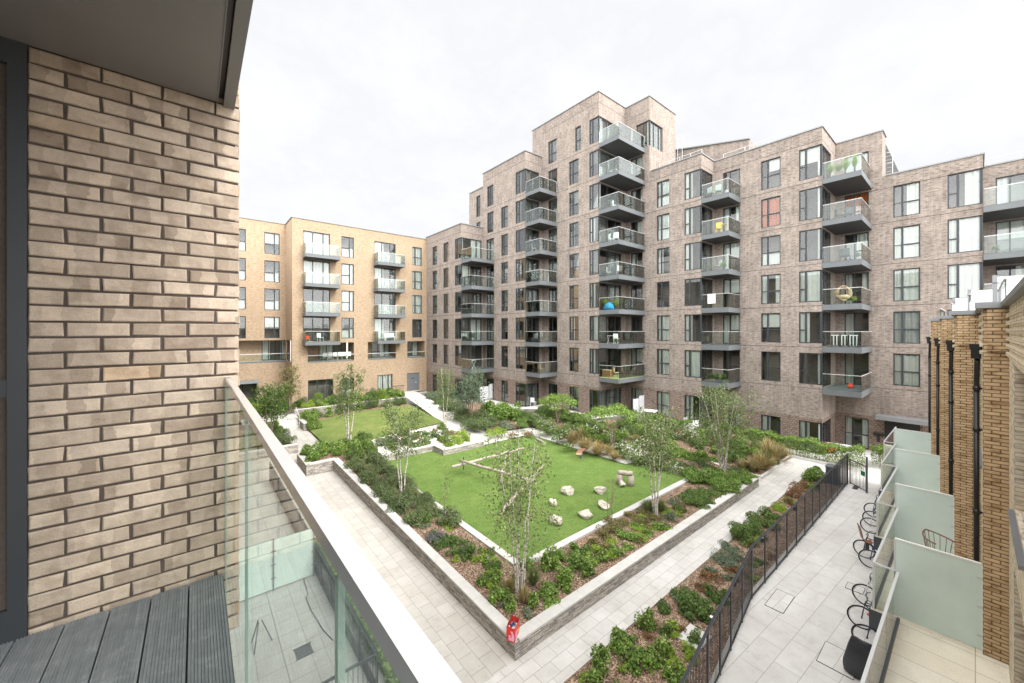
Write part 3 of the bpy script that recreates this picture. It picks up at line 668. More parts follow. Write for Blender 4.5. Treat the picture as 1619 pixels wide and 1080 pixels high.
def pick(key):
    if key in CURT: return CURT[key]
    return rc.choice(['full', 'left', 'right', 'sides', 'blind', None, None, None, 'grey', 'full2', 'sides', 'low', None])
def sface_ops(key, k):
    return None
for i, (key, X, yn, ys, top, nf, zg, gtop) in enumerate(SEG):
    fac = Fac(X, yn, WEST); W = yn - ys
    ops = []; wins = []
    zg0 = zg - .3
    for ci, (pa, pb, style, k0, k1) in enumerate(COLS[key]):
        xa, xb = yn - yX(pa, X), yn - yX(pb, X)
        for k in range(k0, k1 + 1):
            z0 = sill(k) - (.22 if style == 'door' and key != 'C' or style == 'door' else 0)
            z0 = sill(k) - .2 if style in ('door', 'three') else sill(k); z1 = sill(k) + WH
            if z1 > top - .4: continue
            ops.append((xa, xb, z0, z1)); wins.append((xa, xb, z0, z1, style, pick((key, ci, k))))
        if k0 == 0 and key != 'G':
            z0 = zg + (.05 if style == 'door' else .08); ops.append((xa, xb, z0, gtop)); wins.append((xa, xb, z0, gtop, 'split', rc.choice(['full', 'sides', 'low', 'full2', 'left'])))
    bays = []
    if key in BAY:
        xa = yn - yX(BAY[key], X)
        for k in range(nf):
            ops.append((xa, W, sill(k), sill(k) + WH)); bays.append((xa, W, sill(k), sill(k) + WH, k))
        ops.append((xa, W, zg + .05, gtop)); bays.append((xa, W, zg + .05, gtop, -1))
    if key == 'D':   # tower return above the lower roof: corner window at the top floor
        pass
    wall(fac, brown, W, zg0, top, ops, 'brown', band=(gtop + .25, 'brownband'), noroom=[(b[0], b[1], b[2], b[3]) for b in bays], pat=(.46, top - .84, 4, .18, .022, .23))
    for a, b, c, d, stl, cu in wins: window(fac, brown, a, b, c, d, stl, cu)
    # south return of this step, with the other half of every corner bay, and the room behind the corner
    if key in BAY:
        nx = SEG[i + 1][1]; Ws = nx - X; bs = BAYS[key] - X
        fs = Fac(X, ys, 0); opS = [(0, bs, c if k < 0 else c - .2, d) for a, b, c, d, k in bays]
        ztop_s = top
        wall(fs, brown, Ws, zg0, ztop_s, opS, 'brown', band=(gtop + .25, 'brownband'), noroom=opS)
        for (a, b, c, d, k), o in zip(bays, opS):
            cu = rc.choice(['left', 'full', None, 'left', 'sides', None, 'blind'])
            if key == 'E' and k == 4: cu = None
            if key == 'F': cu = ['full', 'full', 'full', 'full', 'right', 'left'][k]
            wb = window(fac, brown, a, b, c, d, 'bay', cu, .06, 'corner_window')
            window(fs, brown, 0.07, bs, o[2], d, 'three' if bs > 2.5 else 'two', rc.choice(['left', None, 'full', 'right']), .06, 'corner_window')
            rm = MB(); y0, y1 = ys + .05, yn - a; x0, x1 = X + .05, X + bs
            rm.face([(x0, y0, c - .22), (x1, y0, c - .22), (x1, y1, c - .22), (x0, y1, c - .22)], 'room'); rm.face([(x0, y0, d + .03), (x0, y1, d + .03), (x1, y1, d + .03), (x1, y0, d + .03)], 'room')
            rm.face([(x0, y1, c - .22), (x1, y1, c - .22), (x1, y1, d + .03), (x0, y1, d + .03)], 'room'); rm.face([(x1, y0, c - .22), (x1, y0, d + .03), (x1, y1, d + .03), (x1, y1, c - .22)], 'room')
            rm.build('bay_interior', brown)
            mc = MB(); mc.box(X + .06, X + .14, ys + .06, ys + .14, o[2], d, 'frame'); mc.build('corner_mullion', brown)
        # balconies in the notch, hung off the next face
        fn = Fac(nx, ys, WEST)
        for k in range(nf):
            bw = 2.15 if key != 'F' else 2.4
            zt = sill(k) - .24
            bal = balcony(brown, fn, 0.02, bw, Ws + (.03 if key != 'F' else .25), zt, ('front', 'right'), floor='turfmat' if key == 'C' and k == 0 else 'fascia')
# extra faces of the tower, upper returns and roofs
fD = Fac(32.6, 21.92, WEST)
cwin = (21.92 - yX(1006, 32.6), 21.92 - 19.34, sill(7) - .05, sill(7) + WH)
op6 = (21.92 - yX(997, 32.6), 21.92 - yX(1015.8, 32.6), sill(6) - .2, sill(6) + WH)
# tower face above the lower roof, on the plane of the next step
def upper(fac, W, z0, z1, ops, wins, nr=()):
    wall(fac, brown, W, z0, z1, ops, 'brown', noroom=nr)
    for a in wins: window(fac, brown, *a)
upper(fD, 2.58, 23.85, 30.9, [op6, cwin], [(op6[0], op6[1], op6[2], op6[3], 'door', 'full'), (cwin[0], cwin[1], cwin[2], cwin[3], 'two', None)], [cwin])
fT = Fac(32.6, 19.34, 0); cw2 = (0, 2.4, sill(7) - .05, sill(7) + WH)
upper(fT, 4.85, 23.6, 30.9, [cw2], [(.06, 2.4, cw2[2], cw2[3], 'three', 'full')], [cw2])
rm = MB(); rm.box(34.9, 34.95, 19.4, 21.0, 26, 29, 'room'); rm.box(32.7, 34.9, 20.98, 21.0, 26, 29, 'room'); rm.box(32.7, 34.9, 19.4, 21, 28.75, 28.8, 'room'); rm.box(32.7, 34.9, 19.4, 21, 26.2, 26.25, 'room'); rm.build('bay_interior', brown)
fC2 = Fac(28.4, 30.86, WEST); upper(fC2, 1.53, 27.4, 30.9, [], [])
fE2 = Fac(39.2, 7.09, WEST)
opE = (7.09 - yX(1335, 39.2), 7.09 - yX(1373.5, 39.2), sill(5) - .2, sill(5) + WH)
upper(fE2, 2.7, 20.45, 23.85, [opE], [(opE[0], opE[1], opE[2], opE[3], 'door', 'full')])
upper(Fac(39.2, 4.39, 0), 1.6, 20.4, 23.85, [], [])
upper(Fac(40.8, 4.39, WEST), 4.7, 20.4, 21.0, [], [])
# volumes behind: set-back wall beside the tower, low block behind the north end
fN = Fac(27.2, 41.6, WEST); w5 = [(41.6 - 40.0, 41.6 - 39.1, 20.3, 22.6), (41.6 - 40.0, 41.6 - 39.1, 23.3, 25.9)]
upper(fN, 4.8, 19.5, 26.7, w5, [(a, b, c, d, 'slim', None) for a, b, c, d in w5])
XB = 40.0
yn_, ys_ = yX(1062, XB), yX(1184, XB); m = MB()
m.face([(XB, yn_, 22), (XB, ys_, 22), (XB, ys_, 27.0), (XB, yn_, 28.6)], 'brown'); m.face([(XB, ys_, 22), (XB + 4, ys_, 22), (XB + 4, ys_, 27.0), (XB, ys_, 27.0)], 'brown'); m.face([(XB, yn_, 28.6), (XB, ys_, 27.0), (XB + 4, ys_, 27.0), (XB + 4, yn_, 28.6)], 'coping_m'); m.build('sloping_wall', brown)
m = MB(); m.obox((XB, yn_, 28.65), (XB, ys_ - .1, 27.03), .3, .1, 'coping_m'); m.build('roof_coping', brown)
# roofs (closing the volumes) and metal copings
def roof(pts, z):
    m = MB(); m.face([(x, y, z) for x, y in pts], 'coping_m'); m.build('roof', brown)
roof([(23.1, 36.9), (38, 36.9), (38, 45.3), (23.1, 45.3)], 20.7); roof([(26.1, 29.4), (45, 29.4), (45, 36.9), (26.1, 36.9)], 27.0)
roof([(28.5, 22), (37.4, 22), (37.4, 30.8), (28.5, 30.8)], 30.5); roof([(32.7, 19.4), (37.4, 19.4), (37.4, 22), (32.7, 22)], 30.5)
roof([(32.7, 14.7), (50, 14.7), (50, 19.4), (32.7, 19.4)], 23.4); roof([(35.1, 7.2), (50, 7.2), (50, 14.7), (35.1, 14.7)], 23.4)
roof([(39.3, 4.4), (50, 4.4), (50, 7.2), (39.3, 7.2)], 23.4); roof([(39.3, -.2), (50, -.2), (50, 4.4), (39.3, 4.4)], 20.0); roof([(42.7, -14), (55, -14), (55, -.2), (42.7, -.2)], 20.0)
def cop(pts, z): parapet(brown, pts, z - .02)
e = .1
cop([(23 + e, 45.3), (23 + e, 36.82 + e), (26.2, 36.82 + e)], 21.1)
cop([(36, 37.0), (26 + e, 36.72), (26 + e, 29.33 + e), (28.3, 29.33 + e)], 27.45)
cop([(37.4, 30.76), (28.4 + e, 30.76), (28.4 + e, 21.92 + e), (32.6 + e, 21.92 + e), (32.6 + e, 19.34 + e), (37.45, 19.34 + e)], 30.9)
cop([(32.6 + e, 19.2), (32.6 + e, 14.6 + e), (35.06 + e, 14.6 + e), (35.06 + e, 7.09 + e), (39.2 + e, 7.09 + e), (39.2 + e, 4.39 + e), (40.8, 4.39 + e)], 23.85)
cop([(39.2 + e, 4.2), (39.2 + e, -.31 + e), (42.5 + e, -.31 + e)], 20.45); cop([(42.6 + e, -.4), (42.6 + e, -14)], 20.5)
cop([(27.2 + e, 36.8), (27.2 + e, 41.5)], 26.7)
upper(Fac(26.0, 36.95, 0), 0.01, 27, 27.4, [], [])
# string courses: fine dark joints at every floor, a little proud of the brick
m = MB()
for key, X, yn, ys, top, nf, zg, gtop in SEG:
    if key == 'G': continue
    zl = [sill(k) - .30 for k in range(nf)] + [top - .95]
    for z in zl:
        m.box(X - .004, X + .02, ys, yn, z, z + .034, 'line')
        if key in BAYS: m.box(X, XN[SEG[[s[0] for s in SEG].index(key) + 1][0]], ys - .004, ys + .02, z, z + .034, 'line')
m.box(32.596, 32.61, 19.34, 21.9, sill(7) + WH + .9, sill(7) + WH + .922, 'line'); m.box(32.596, 32.61, 19.34, 21.9, sill(6) - .3, sill(6) - .278, 'line')
m.build('string_course', brown)
# entrance canopy, wall lamp and dark door on the right
X = 39.2; ya, yb = yX(1388, X), yX(1475, X)
m = MB(); m.box(38.0, 39.2, yb, ya, 2.62, 2.86, 'coping_m'); m.box(37.98, 38.0, yb, ya, 2.60, 2.88, 'coping_m'); m.build('entrance_canopy', brown)
m = MB(); m.box(39.12, 39.195, yX(1455, X), yX(1399, X), 0, 2.5, 'black'); m.build('entrance_door', brown)
m = MB(); yl = yX(1389, X); m.box(39.0, 39.19, yl - .28, yl + .28, 1.28, 1.42, 'black'); m.box(39.1, 39.19, yl - .08, yl + .08, .75, 1.28, 'black'); m.build('wall_lamp', brown)
# roof furniture: cage ladders, plant screen, low guard rails
m = MB()
for (yy, xx, z0, z1) in ((yX(1404, 41.5), 41.5, 20.5, 24.2), (yX(1075, 39.5), 39.5, 26.0, 29.6)):
    for dy in (-.25, .25): m.tube([(xx, yy + dy, z0), (xx, yy + dy, z1)], .02, 'rail', 5)
    for j in range(int((z1 - z0) / .3)): m.tube([(xx, yy - .25, z0 + .3 * j), (xx, yy + .25, z0 + .3 * j)], .012, 'rail', 5)
    for j in range(3): m.tube([(xx - .5, yy - .3, z0 + 1.4 + j * .8), (xx - .6, yy, z0 + 1.4 + j * .8), (xx - .5, yy + .3, z0 + 1.4 + j * .8)], .012, 'rail', 5)
m.build('roof_ladder', brown)
m = MB(); ya_, yb_ = yX(1097, 46), yX(1136, 46); m.prism([(46, yb_), (47.5, yb_), (47.5, ya_), (46, ya_)], 24.5, 30.6, 'coping_m'); m.build('plant_screen', brown)
for (x, y0, y1, z) in ((36.0, 7.3, 14.2, 23.9), (40.2, 4.6, 7.0, 23.9), (33.6, 15, 18.9, 23.9), (43.5, -6, -.6, 20.5)):
    m = MB(); m.tube([(x, y0, z + .75), (x, y1, z + .75)], .02, 'rail', 5)
    n = 4
    for j in range(n + 1): yy = y0 + (y1 - y0) * j / n; m.tube([(x, yy, z - .4), (x, yy, z + .75)], .018, 'rail', 5)
    m.build('roof_guard_rail', brown)

# ------------------------------------------------------------------ the buff brick block at the back left
buff = thing('brick_apartment_block', 'buff yellow brick apartment block at the back left with four balcony stacks', 'apartment building', (0, 0, 0))
YB, YL = 45.2, 48.8; XB0 = 7.7
fy = Fac(XB0, YB, 0); Wy = 23.0 - XB0
bz = lambda k: sill(k) + .08
ops = []; wins = []
def addw(a, b, c, d, stl, cu): ops.append((a, b, c, d)); wins.append((a, b, c, d, stl, cu))
def fx(px): return xY(px, YB) - XB0
for k in (1, 2, 3, 4):
    addw(fx(479), fx(522), bz(k) - .25, bz(k) + WH, 'three', rc.choice(['full', None, 'right', 'low']))
    addw(fx(540), fx(559.6), bz(k), bz(k) + WH, 'splitR', rc.choice(['low', 'low', None, 'full']))
    addw(fx(591.8), fx(625.6), bz(k) - .25, bz(k) + WH, 'three', rc.choice(['left', None, 'full']))
    addw(fx(651.7), fx(667), bz(k), bz(k) + WH, 'split', 'full' if k > 1 else None)
# first floor: deep recessed terraces behind low glass
rec = [(fx(486.5), fx(559.8)), (fx(581.5), fx(625.8)), (fx(644), fx(672.5) - .08)]
recz = (5.72, 7.72)
for a, b in rec: ops.append((a, b, recz[0], recz[1]))
gw = [(fx(487), fx(527), 1.5, 3.75, 'three', None), (fx(541), fx(560), 1.5, 3.7, 'split', 'low'), (fx(597), fx(620.5), 1.5, 3.75, 'three', 'full')]
for g in gw: addw(*g)
dr_ = (fx(643.5), fx(663), 1.5, 3.72); ops.append(dr_)
nr = [(a, b, recz[0], recz[1]) for a, b in rec] + [dr_]
wall(fy, buff, Wy, 1.0, 20.85, ops, 'yellow', noroom=nr, pat=(.46, 19.9, 4, .2, .02, .23))
for a in wins: window(fy, buff, *a)
m = MB(); m.box(dr_[0], dr_[1], 0, .06, dr_[2], dr_[3], 'fascia'); d_ = m.build('door', buff, loc=fy.w(0, .1, 0))
m = MB(); m.box(dr_[0] + 1.2, dr_[0] + 1.26, -.06, 0, 2.4, 2.6, 'rail'); m.box(dr_[0] + .6, dr_[0] + 1.0, -.012, 0, 3.0, 3.08, 'black'); m.build('handle', d_)
for (a, b), stl in zip(rec, ('four', 'three', 'two')):
    m = MB(); dp = 2.0; z0, z1 = recz
    m.face([(a, .14, z0), (b, .14, z0), (b, dp, z0), (a, dp, z0)], 'concrete'); m.face([(a, .14, z1), (a, dp, z1), (b, dp, z1), (b, .14, z1)], 'yellow')
    m.face([(a, .14, z0), (a, dp, z0), (a, dp, z1), (a, .14, z1)], 'yellow'); m.face([(b, .14, z0), (b, .14, z1), (b, dp, z1), (b, dp, z0)], 'yellow')
    m.build('recess', buff, loc=fy.o)
    sw = .32 * (b - a); fr = Fac(XB0, YB + dp, 0)
    m = MB(); m.box(a, a + sw, dp - .01, dp + .1, z0, z1, 'yellow'); m.box(a + sw, b, dp + .9, dp + .95, z0, z1, 'room'); m.build('recess_wall', buff, loc=fy.o)
    window(fr, buff, a + sw, b, z0 + .02, z1, stl, 'left' if stl == 'four' else 'right', -.02, 'terrace_door')
    gr = MB(); gr.box(a + .02, b - .02, .02, .04, z0 + .0, z0 + .62, 'glass'); g_ = gr.build('glass_panel', buff, loc=fy.o)
    gr = MB(); gr.box(a, b, .01, .06, z0 + .62, z0 + .68, 'rail'); gr.box(a, b, -.015, .06, z0 - .10, z0 + .012, 'fascia'); gr.build('handrail', g_)
for k in (1, 2, 3, 4):
    balcony(buff, fy, fx(478.0), fx(527.5) + .3, 1.5, bz(k) - .30, ('front', 'left', 'right'), .36, 'glass2' if k > 1 else 'glass')
    balcony(buff, fy, fx(590.5), fx(633), 1.5, bz(k) - .30, ('front', 'left', 'right'), .36, 'glass2' if k > 1 else 'glass')
# set-back left wing and the return between
fl = Fac(-6, YL, 0)
def lx(px): return xY(px, YL) + 6
ops = []; wins = []
for k in (1, 2, 3, 4):
    addw(lx(370), lx(388.8), bz(k) + .05, bz(k) + WH + .05, 'split', 'low' if k > 1 else None); addw(lx(418), lx(442.2), bz(k) + .05, bz(k) + WH + .05, 'splitR', 'low' if k in (2, 3) else 'blind')
ops += [(lx(345), lx(459.5) - .02, 5.72, 8.0), (lx(360), lx(406), 1.2, 3.5)]
wall(fl, buff, XB0 + 6, .5, 20.85, ops, 'yellow', noroom=[ops[-2]])
for a in wins: window(fl, buff, *a)
window(fl, buff, lx(360), lx(406), 1.2, 3.5, 'two', None)
m = MB(); a, b = lx(345), lx(459.5); m.face([(a, .14, 5.72), (b, .14, 5.72), (b, 1.6, 5.72), (a, 1.6, 5.72)], 'concrete'); m.face([(a, .14, 8), (a, 1.6, 8), (b, 1.6, 8), (b, .14, 8)], 'yellow')
m.face([(a, 1.6, 5.72), (lx(417), 1.6, 5.72), (lx(417), 1.6, 8), (a, 1.6, 8)], 'yellow'); m.face([(b, .14, 5.72), (b, .14, 8), (b, 1.6, 8), (b, 1.6, 5.72)], 'yellow'); m.box(lx(417), b, 2.5, 2.6, 5.7, 8, 'room'); m.build('recess', buff, loc=fl.o)
window(Fac(-6, YL + 1.6, 0), buff, lx(417), b, 5.74, 8, 'four', 'sides', -.02, 'terrace_door')
gr = MB(); gr.box(a, b, .0, .02, 5.74, 6.5, 'glass'); g_ = gr.build('glass_panel', buff, loc=fl.o)
gr = MB(); gr.box(a, b, -.01, .04, 6.5, 6.56, 'rail'); gr.box(a, b, -.02, .05, 5.6, 5.735, 'fascia'); gr.build('handrail', g_)
fr_ = Fac(XB0, YL, WEST); m = MB()
wall(fr_, buff, YL - YB, .5, 20.85, [(0.01, YL - YB - .6, 5.72, 8.0)], 'yellow', noroom=[(0.01, YL - YB - .6, 5.72, 8.0)])
m = MB(); m.box(-6, xY(408, YL), YL - 1.0, YL, 3.55, 3.85, 'coping_m'); m.build('canopy', buff)
parapet(buff, [(-6, YL + .1), (XB0 + e, YL + .1), (XB0 + e, YB + e), (23.0, YB + e)], 20.83)
m = MB(); m.face([(-6, YL, 20.5), (XB0 + .1, YL, 20.5), (XB0 + .1, YB + .1, 20.5), (30, YB + .1, 20.5), (30, 60, 20.5), (-6, 60, 20.5)], 'coping_m'); m.build('roof', buff)
rl = MB(); a0 = P(620, 612, 1.5)
for j in range(12): rl.box(18.0 + j * .13, 18.02 + j * .13, 44.3, 44.32, 1.4, 2.4, 'black')
rl.box(17.95, 19.6, 44.29, 44.33, 2.38, 2.43, 'black'); rl.build('metal_railing', None, label='short black railing in front of the buff block near its grey door', cat='railing')
# ------------------------------------------------------------------ the golden brick houses on the right, stepping back along X
NORTH = math.pi
row = thing('brick_house_row', 'golden brick row of stepped houses along the right edge', 'house row', (0, 0, 0))
XS = [5.0, 12.55, 17.1, 22.2, 26.8, 31.4]; FY = [-.43, -.10, .39, .87, 1.33]; RL = [1.2, 1.62, 2.1, 2.58, 3.0]
ZT, ZR = 2.32, 9.5
for i in range(5):
    x0, x1 = XS[i], XS[i + 1]; W = x1 - x0
    fac = Fac(x1, FY[i], NORTH)          # local x runs towards -X
    if i == 0:
        ops = [(12.55 - 10.95, 12.55 - 8.4, 5.9, 8.4), (12.55 - 11.0, 12.55 - 8.4, 2.36, 4.9)]
    else:
        ops = [(1.1, 3.2, 5.9, 8.2), (.9, 3.4, 2.36, 4.7)]
    wall(fac, row, W, -.1, ZR, ops, 'cream', dep=.22, pat=(.225, ZR - .98, 6, .15, .045, 0))
    for o in ops: window(fac, row, *o, 'two', 'grey' if i else None, .2)
    m = MB()                             # sloping grey sill under the upper window
    o = ops[0]; m.box(x1 - o[1], x1 - o[0], FY[i] + .0, FY[i] + .07, o[2] - .06, o[2] - .003, 'coping_m'); m.build('sill', row)
    fs = Fac(x0, FY[i], -math.pi / 2)
    yb = FY[i - 1] if i else FY[0] - .5
    wall(fs, row, FY[i] - yb, -.1, ZR, [], 'orange', name='pier')
    m = MB()                             # the step seen from inside the court: a projecting brick pier
    if i:
        m.box(x0 - .10, x0 - .003, yb + .004, FY[i] - .05, ZR - .9, ZR - .0, 'orange')
        m.build('pier_head', row)
    m = MB(); m.box(x0 - .14, x1 - .14 if i < 4 else x1, FY[i] - .5, FY[i] + .10, ZR + .0, ZR + .085, 'coping_m'); m.box(x0 - .15, x0 - .14, FY[i] - .5, FY[i] + .11, ZR - .03, ZR + .09, 'coping_m'); m.build('roof_coping', row)
    m = MB(); m.face([(x0, FY[i] - .4, ZR - .8), (x1, FY[i] - .4, ZR - .8), (x1, -12, ZR - .8), (x0, -12, ZR - .8)], 'concrete'); m.face([(x0, FY[i] - .4, ZR - .8), (x0, FY[i] - .4, ZR), (x1, FY[i] - .4, ZR), (x1, FY[i] - .4, ZR - .8)], 'orange'); m.build('roof', row)
    # terrace slab, tiles, balustrade with return, frosted divider
    m = MB(); m.box(x0, x1, FY[i] + .004, RL[i] + .02, 1.86, ZT - .03, 'dark'); m.box(x0 + .01, x1 - .01, FY[i] + .004, RL[i] - .01, ZT - .03, ZT, 'cream_tile'); sl = m.build('terrace', row)
    y = RL[i] - .06
    n = 3 if i else 4; xa = x0 + (.03 if i else -0); xb = x1 - .06
    for j in range(n):
        g = MB(); p, q = xa + (xb - xa) * (j + .006) / n, xa + (xb - xa) * (j + .994) / n; g.box(p, q, y - .009, y + .009, ZT + .04, ZT + 1.08, 'glass'); g.build('glass_panel', sl)
    r_ = MB(); r_.obox((xa, y, ZT + 1.095), (xb + .03, y, ZT + 1.095), .05, .03, 'rail'); r_.box(xa, xb, y - .035, y + .035, ZT, ZT + .07, 'fascia')
    if i:
        ya = RL[i - 1] - .06; xr = x0 + .03
        g = MB(); g.box(xr - .009, xr + .009, ya + .03, y - .03, ZT + .04, ZT + 1.08, 'glass'); g.build('glass_panel', sl)
        r_.obox((xr, ya, ZT + 1.095), (xr, y, ZT + 1.095), .05, .03, 'rail'); r_.box(xr - .02, xr + .02, y - .02, y + .02, ZT, ZT + 1.08, 'rail')
    r_.build('handrail', sl)
    if i:
        xs = x0 + .09; ya, yb2 = FY[i] + .02, RL[i - 1] - .0
        m = MB(); m.box(xs - .012, xs + .012, ya, yb2, ZT + .03, ZT + 1.80, 'frost'); sc = m.build('privacy_screen', sl)
        m = MB(); m.box(xs - .025, xs + .025, ya, yb2, ZT + 1.80, ZT + 1.835, 'white'); m.box(xs - .022, xs + .022, yb2 - .02, yb2 + .02, ZT, ZT + 1.8, 'rail'); m.box(xs - .02, xs + .02, ya - .018, ya, ZT, ZT + 1.8, 'white')
        for zz in (.3, .9, 1.5): m.box(xs - .03, xs + .03, ya - .02, ya + .06, ZT + zz, ZT + zz + .04, 'rail')
        m.build('frame', sc)
        # downpipe with hopper just beyond the pier
        xp, yp = x0 + .62, FY[i] + .085
        m = MB(); m.tube([(xp, yp, ZT), (xp, yp, 7.75)], .044, 'black', 10); m.tube([(xp, yp, 7.75), (xp, yp, 7.85), (xp - .02, yp - .01, 8.3), (xp - .02, yp - .01, 8.4)], .043, 'black', 10)
        for zz in (3.2, 5.0, 6.8, 7.7): m.tube([(xp, yp, zz), (xp, yp, zz + .1)], .056, 'black', 10); m.box(xp - .01, xp + .01, FY[i], yp, zz + .03, zz + .07, 'black')
        dp = m.build('downpipe', row, True)
        m = MB(); m.prism([(xp - .17, yp - .08), (xp + .13, yp - .08), (xp + .13, yp + .10), (xp - .17, yp + .10)], 8.6, 8.72, 'black')
        m.prism([(xp - .13, yp - .07), (xp + .09, yp - .07), (xp + .09, yp + .08), (xp - .13, yp + .08)], 8.4, 8.6, 'black'); m.build('hopper', dp)
        # roof terrace divider and glass
        m = MB(); m.box(x0 - .012, x0 + .012, -4, FY[i - 1] - .28, ZR - .6, ZR + 1.0, 'whitefrost'); s2 = m.build('roof_screen', row)
        m = MB(); m.box(x0 - .03, x0 + .03, FY[i - 1] - .29, FY[i - 1] - .20, ZR - .6, ZR + 1.05, 'coping_m'); m.box(x0 - .03, x0 + .0, FY[i - 1] - .40, FY[i - 1] - .2, ZR + .82, ZR + .84, 'coping_m'); m.build('post', s2)
    g = MB(); g.box(x0 + .05, x1 - .6, FY[i] - .30, FY[i] - .28, ZR - .4, ZR + .55, 'glass'); g_ = g.build('roof_glass', row)
    g = MB(); g.box(x0 + .05, x1 - .6, FY[i] - .31, FY[i] - .27, ZR + .55, ZR + .575, 'rail'); g.build('handrail', g_)
m = MB(); m.face([(31.4, 1.33, -.1), (31.4, -12, -.1), (31.4, -12, ZR), (31.4, 1.33, ZR)], 'orange'); m.build('end_wall', row)
m = MB(); m.face([(5, -.94, -.1), (5, -12, -.1), (5, -12, ZR), (5, -.94, ZR)], 'orange'); m.build('end_wall', row)

# wicker chair on the second terrace
def armchair():
    t = thing('wicker_chair', 'rust coloured hooped metal armchair behind the nearest frosted terrace screen', 'chair', (15.9, .62, ZT), 2.6)
    m = MB()
    hoop = [(.28 * math.cos(a), .28 * math.sin(a), .78 - .10 * math.sin(a)) for a in [math.radians(d) for d in range(-200, 21, 20)]]
    arc = [(.33 * math.cos(a), .33 * math.sin(a), 1.02 - .16 * abs(math.sin((a + math.pi / 2) / 1.4)) if True else 0) for a in [R(d) for d in range(-200, 21, 10)]]
    m.tube(arc, .018, 'redbrown', 6)
    for a in range(-190, 11, 22):
        c_, s_ = math.cos(R(a)), math.sin(R(a)); zt = 1.02 - .16 * abs(math.sin((R(a) + math.pi / 2) / 1.4)); m.tube([(.25 * c_, .25 * s_, .44), (.33 * c_, .33 * s_, zt)], .008, 'redbrown', 5)
    m.build('backrest', t, True)
    m = MB(); m.lathe([(.001, .41), (.25, .41), (.27, .44), (.001, .45)], 'wicker', 18); m.build('seat', t, True)
    for x, y in ((.2, .2), (-.2, .2), (.2, -.2), (-.2, -.2)):
        m = MB(); m.tube([(x, y, .42), (x * 1.25, y * 1.25, 0)], .014, 'redbrown', 6); m.build('leg', t)
    return t
armchair()

# bicycles standing across the path edge, front wheels out from under the terraces
def bicycle(label, fc='dark'):
    t = thing('bicycle', label, 'bicycle', (0, 0, 0), 0, 'bicycles parked under the terraces')
    def wheel(y):
        m = MB(); ring = [(0, y + .325 * math.cos(a), .335 + .325 * math.sin(a)) for a in np.linspace(0, 2 * math.pi, 33)[:-1]]
        m.tube(ring, .021, 'tyre', 6, False, True); w_ = m.build('wheel', t, True)
        m = MB(); ring = [(0, y + .298 * math.cos(a), .335 + .298 * math.sin(a)) for a in np.linspace(0, 2 * math.pi, 29)[:-1]]
        m.tube(ring, .010, 'rail', 5, False, True); m.build('rim', w_, True)
        m = MB()
        for a in np.linspace(0, 2 * math.pi, 19)[:-1]: m.tube([(.02 * (-1) ** int(a * 9), y, .335), (0, y + .295 * math.cos(a), .335 + .295 * math.sin(a))], .0022, 'rail', 3)
        m.tube([(-.04, y, .335), (.04, y, .335)], .022, 'dark', 6); m.build('spoke', w_)
    wheel(0); wheel(-1.03)
    m = MB(); A, B_, C_, E_ = (0, -.10, .86), (0, -.62, .29), (0, -.74, .80), (0, -1.03, .335)
    m.tube([A, (0, -.06, .72)], .02, fc, 8); m.tube([(0, -.07, .74), B_], .018, fc, 8); m.tube([(0, -.09, .82), C_], .016, fc, 8); m.tube([C_, B_], .016, fc, 8); m.tube([B_, E_], .011, fc, 6); m.tube([C_, E_], .010, fc, 6)
    for sx in (-.05, .05): m.tube([(sx * .3, -.06, .73), (sx, -.04, .60), (sx, 0, .335)], .011, fc, 6)
    m.build('frame', t, True)
    m = MB(); m.tube([(0, -.11, .84), (0, -.13, 1.0)], .014, 'dark', 6); m.tube([(-.29, -.2, 1.03), (-.2, -.12, 1.02), (0, -.1, 1.0), (.2, -.12, 1.02), (.29, -.2, 1.03)], .012, 'dark', 6); m.build('handlebar', t, True)
    m = MB(); m.tube([(0, -.74, .8), (0, -.765, .93)], .013, 'rail', 6); m.tube([(0, -.62, .945), (0, -.74, .955), (0, -.88, .96)], [.02, .05, .075], 'black', 8); m.build('saddle', t, True)
    m = MB(); m.tube([(-.12, -.62, .29), (.12, -.62, .29)], .012, 'dark', 6); m.box(.07, .09, -.63, -.61, .13, .29, 'dark'); m.box(-.09, -.07, -.63, -.61, .29, .45, 'dark'); m.build('crank', t)
    return t
bl = [(1380.5, 806.5, 'bicycle farthest along the pavement under the terraces, only its wheel showing'), (1379, 820, 'bicycle second farthest along the pavement under the terraces'), (1376, 831, 'third bicycle from the far end, just beyond the brown child seat'),
      (1366, 868, 'bicycle with thin pale-rimmed wheel below the brown child seat'), (1376, 884, 'bicycle just nearer than the child seat bicycle, half under the slab'), (1368.5, 941, 'bicycle with large black wheel, second from the covered one'), (1362.5, 976, 'bicycle showing a red light, beside the dark terrace corner'), (1371, 1008, 'bicycle right behind the black covered one')]
protos = []
for i, (px, py, lb) in enumerate(bl):
    c = P(px, py, .335)
    if i < 3: b = bicycle(lb, ('dark', 'navy', 'rail')[i]); protos.append(b)
    else: b = copy_tree(protos[i % 3]); b['label'] = lb
    b.location = (c.x, c.y, 0); b.rotation_euler = (0, 0, [.12, .05, .1, -.12, .1, .05, .16, .1][i])
c = P(1362.5, 976, .335); m = MB(); m.lathe([(.001, -.02), (.04, -.015), (.045, .02), (.001, .025)], 'red', 10); m.build('bicycle_light', None, loc=(c.x, c.y - .15, .5), label='small red bicycle light near the dark terrace corner', cat='light')
c = P(1371, 845, 1.0); t = thing('child_seat', 'rust brown child seat fixed behind a parked bicycle', 'child seat', (c.x, c.y, .72), .4)
m = MB(); pr = [(-.02, -.14, .06), (-.02, -.06, .0), (-.02, .10, .02), (-.02, .16, .12), (-.02, .20, .35), (-.02, .27, .62)]
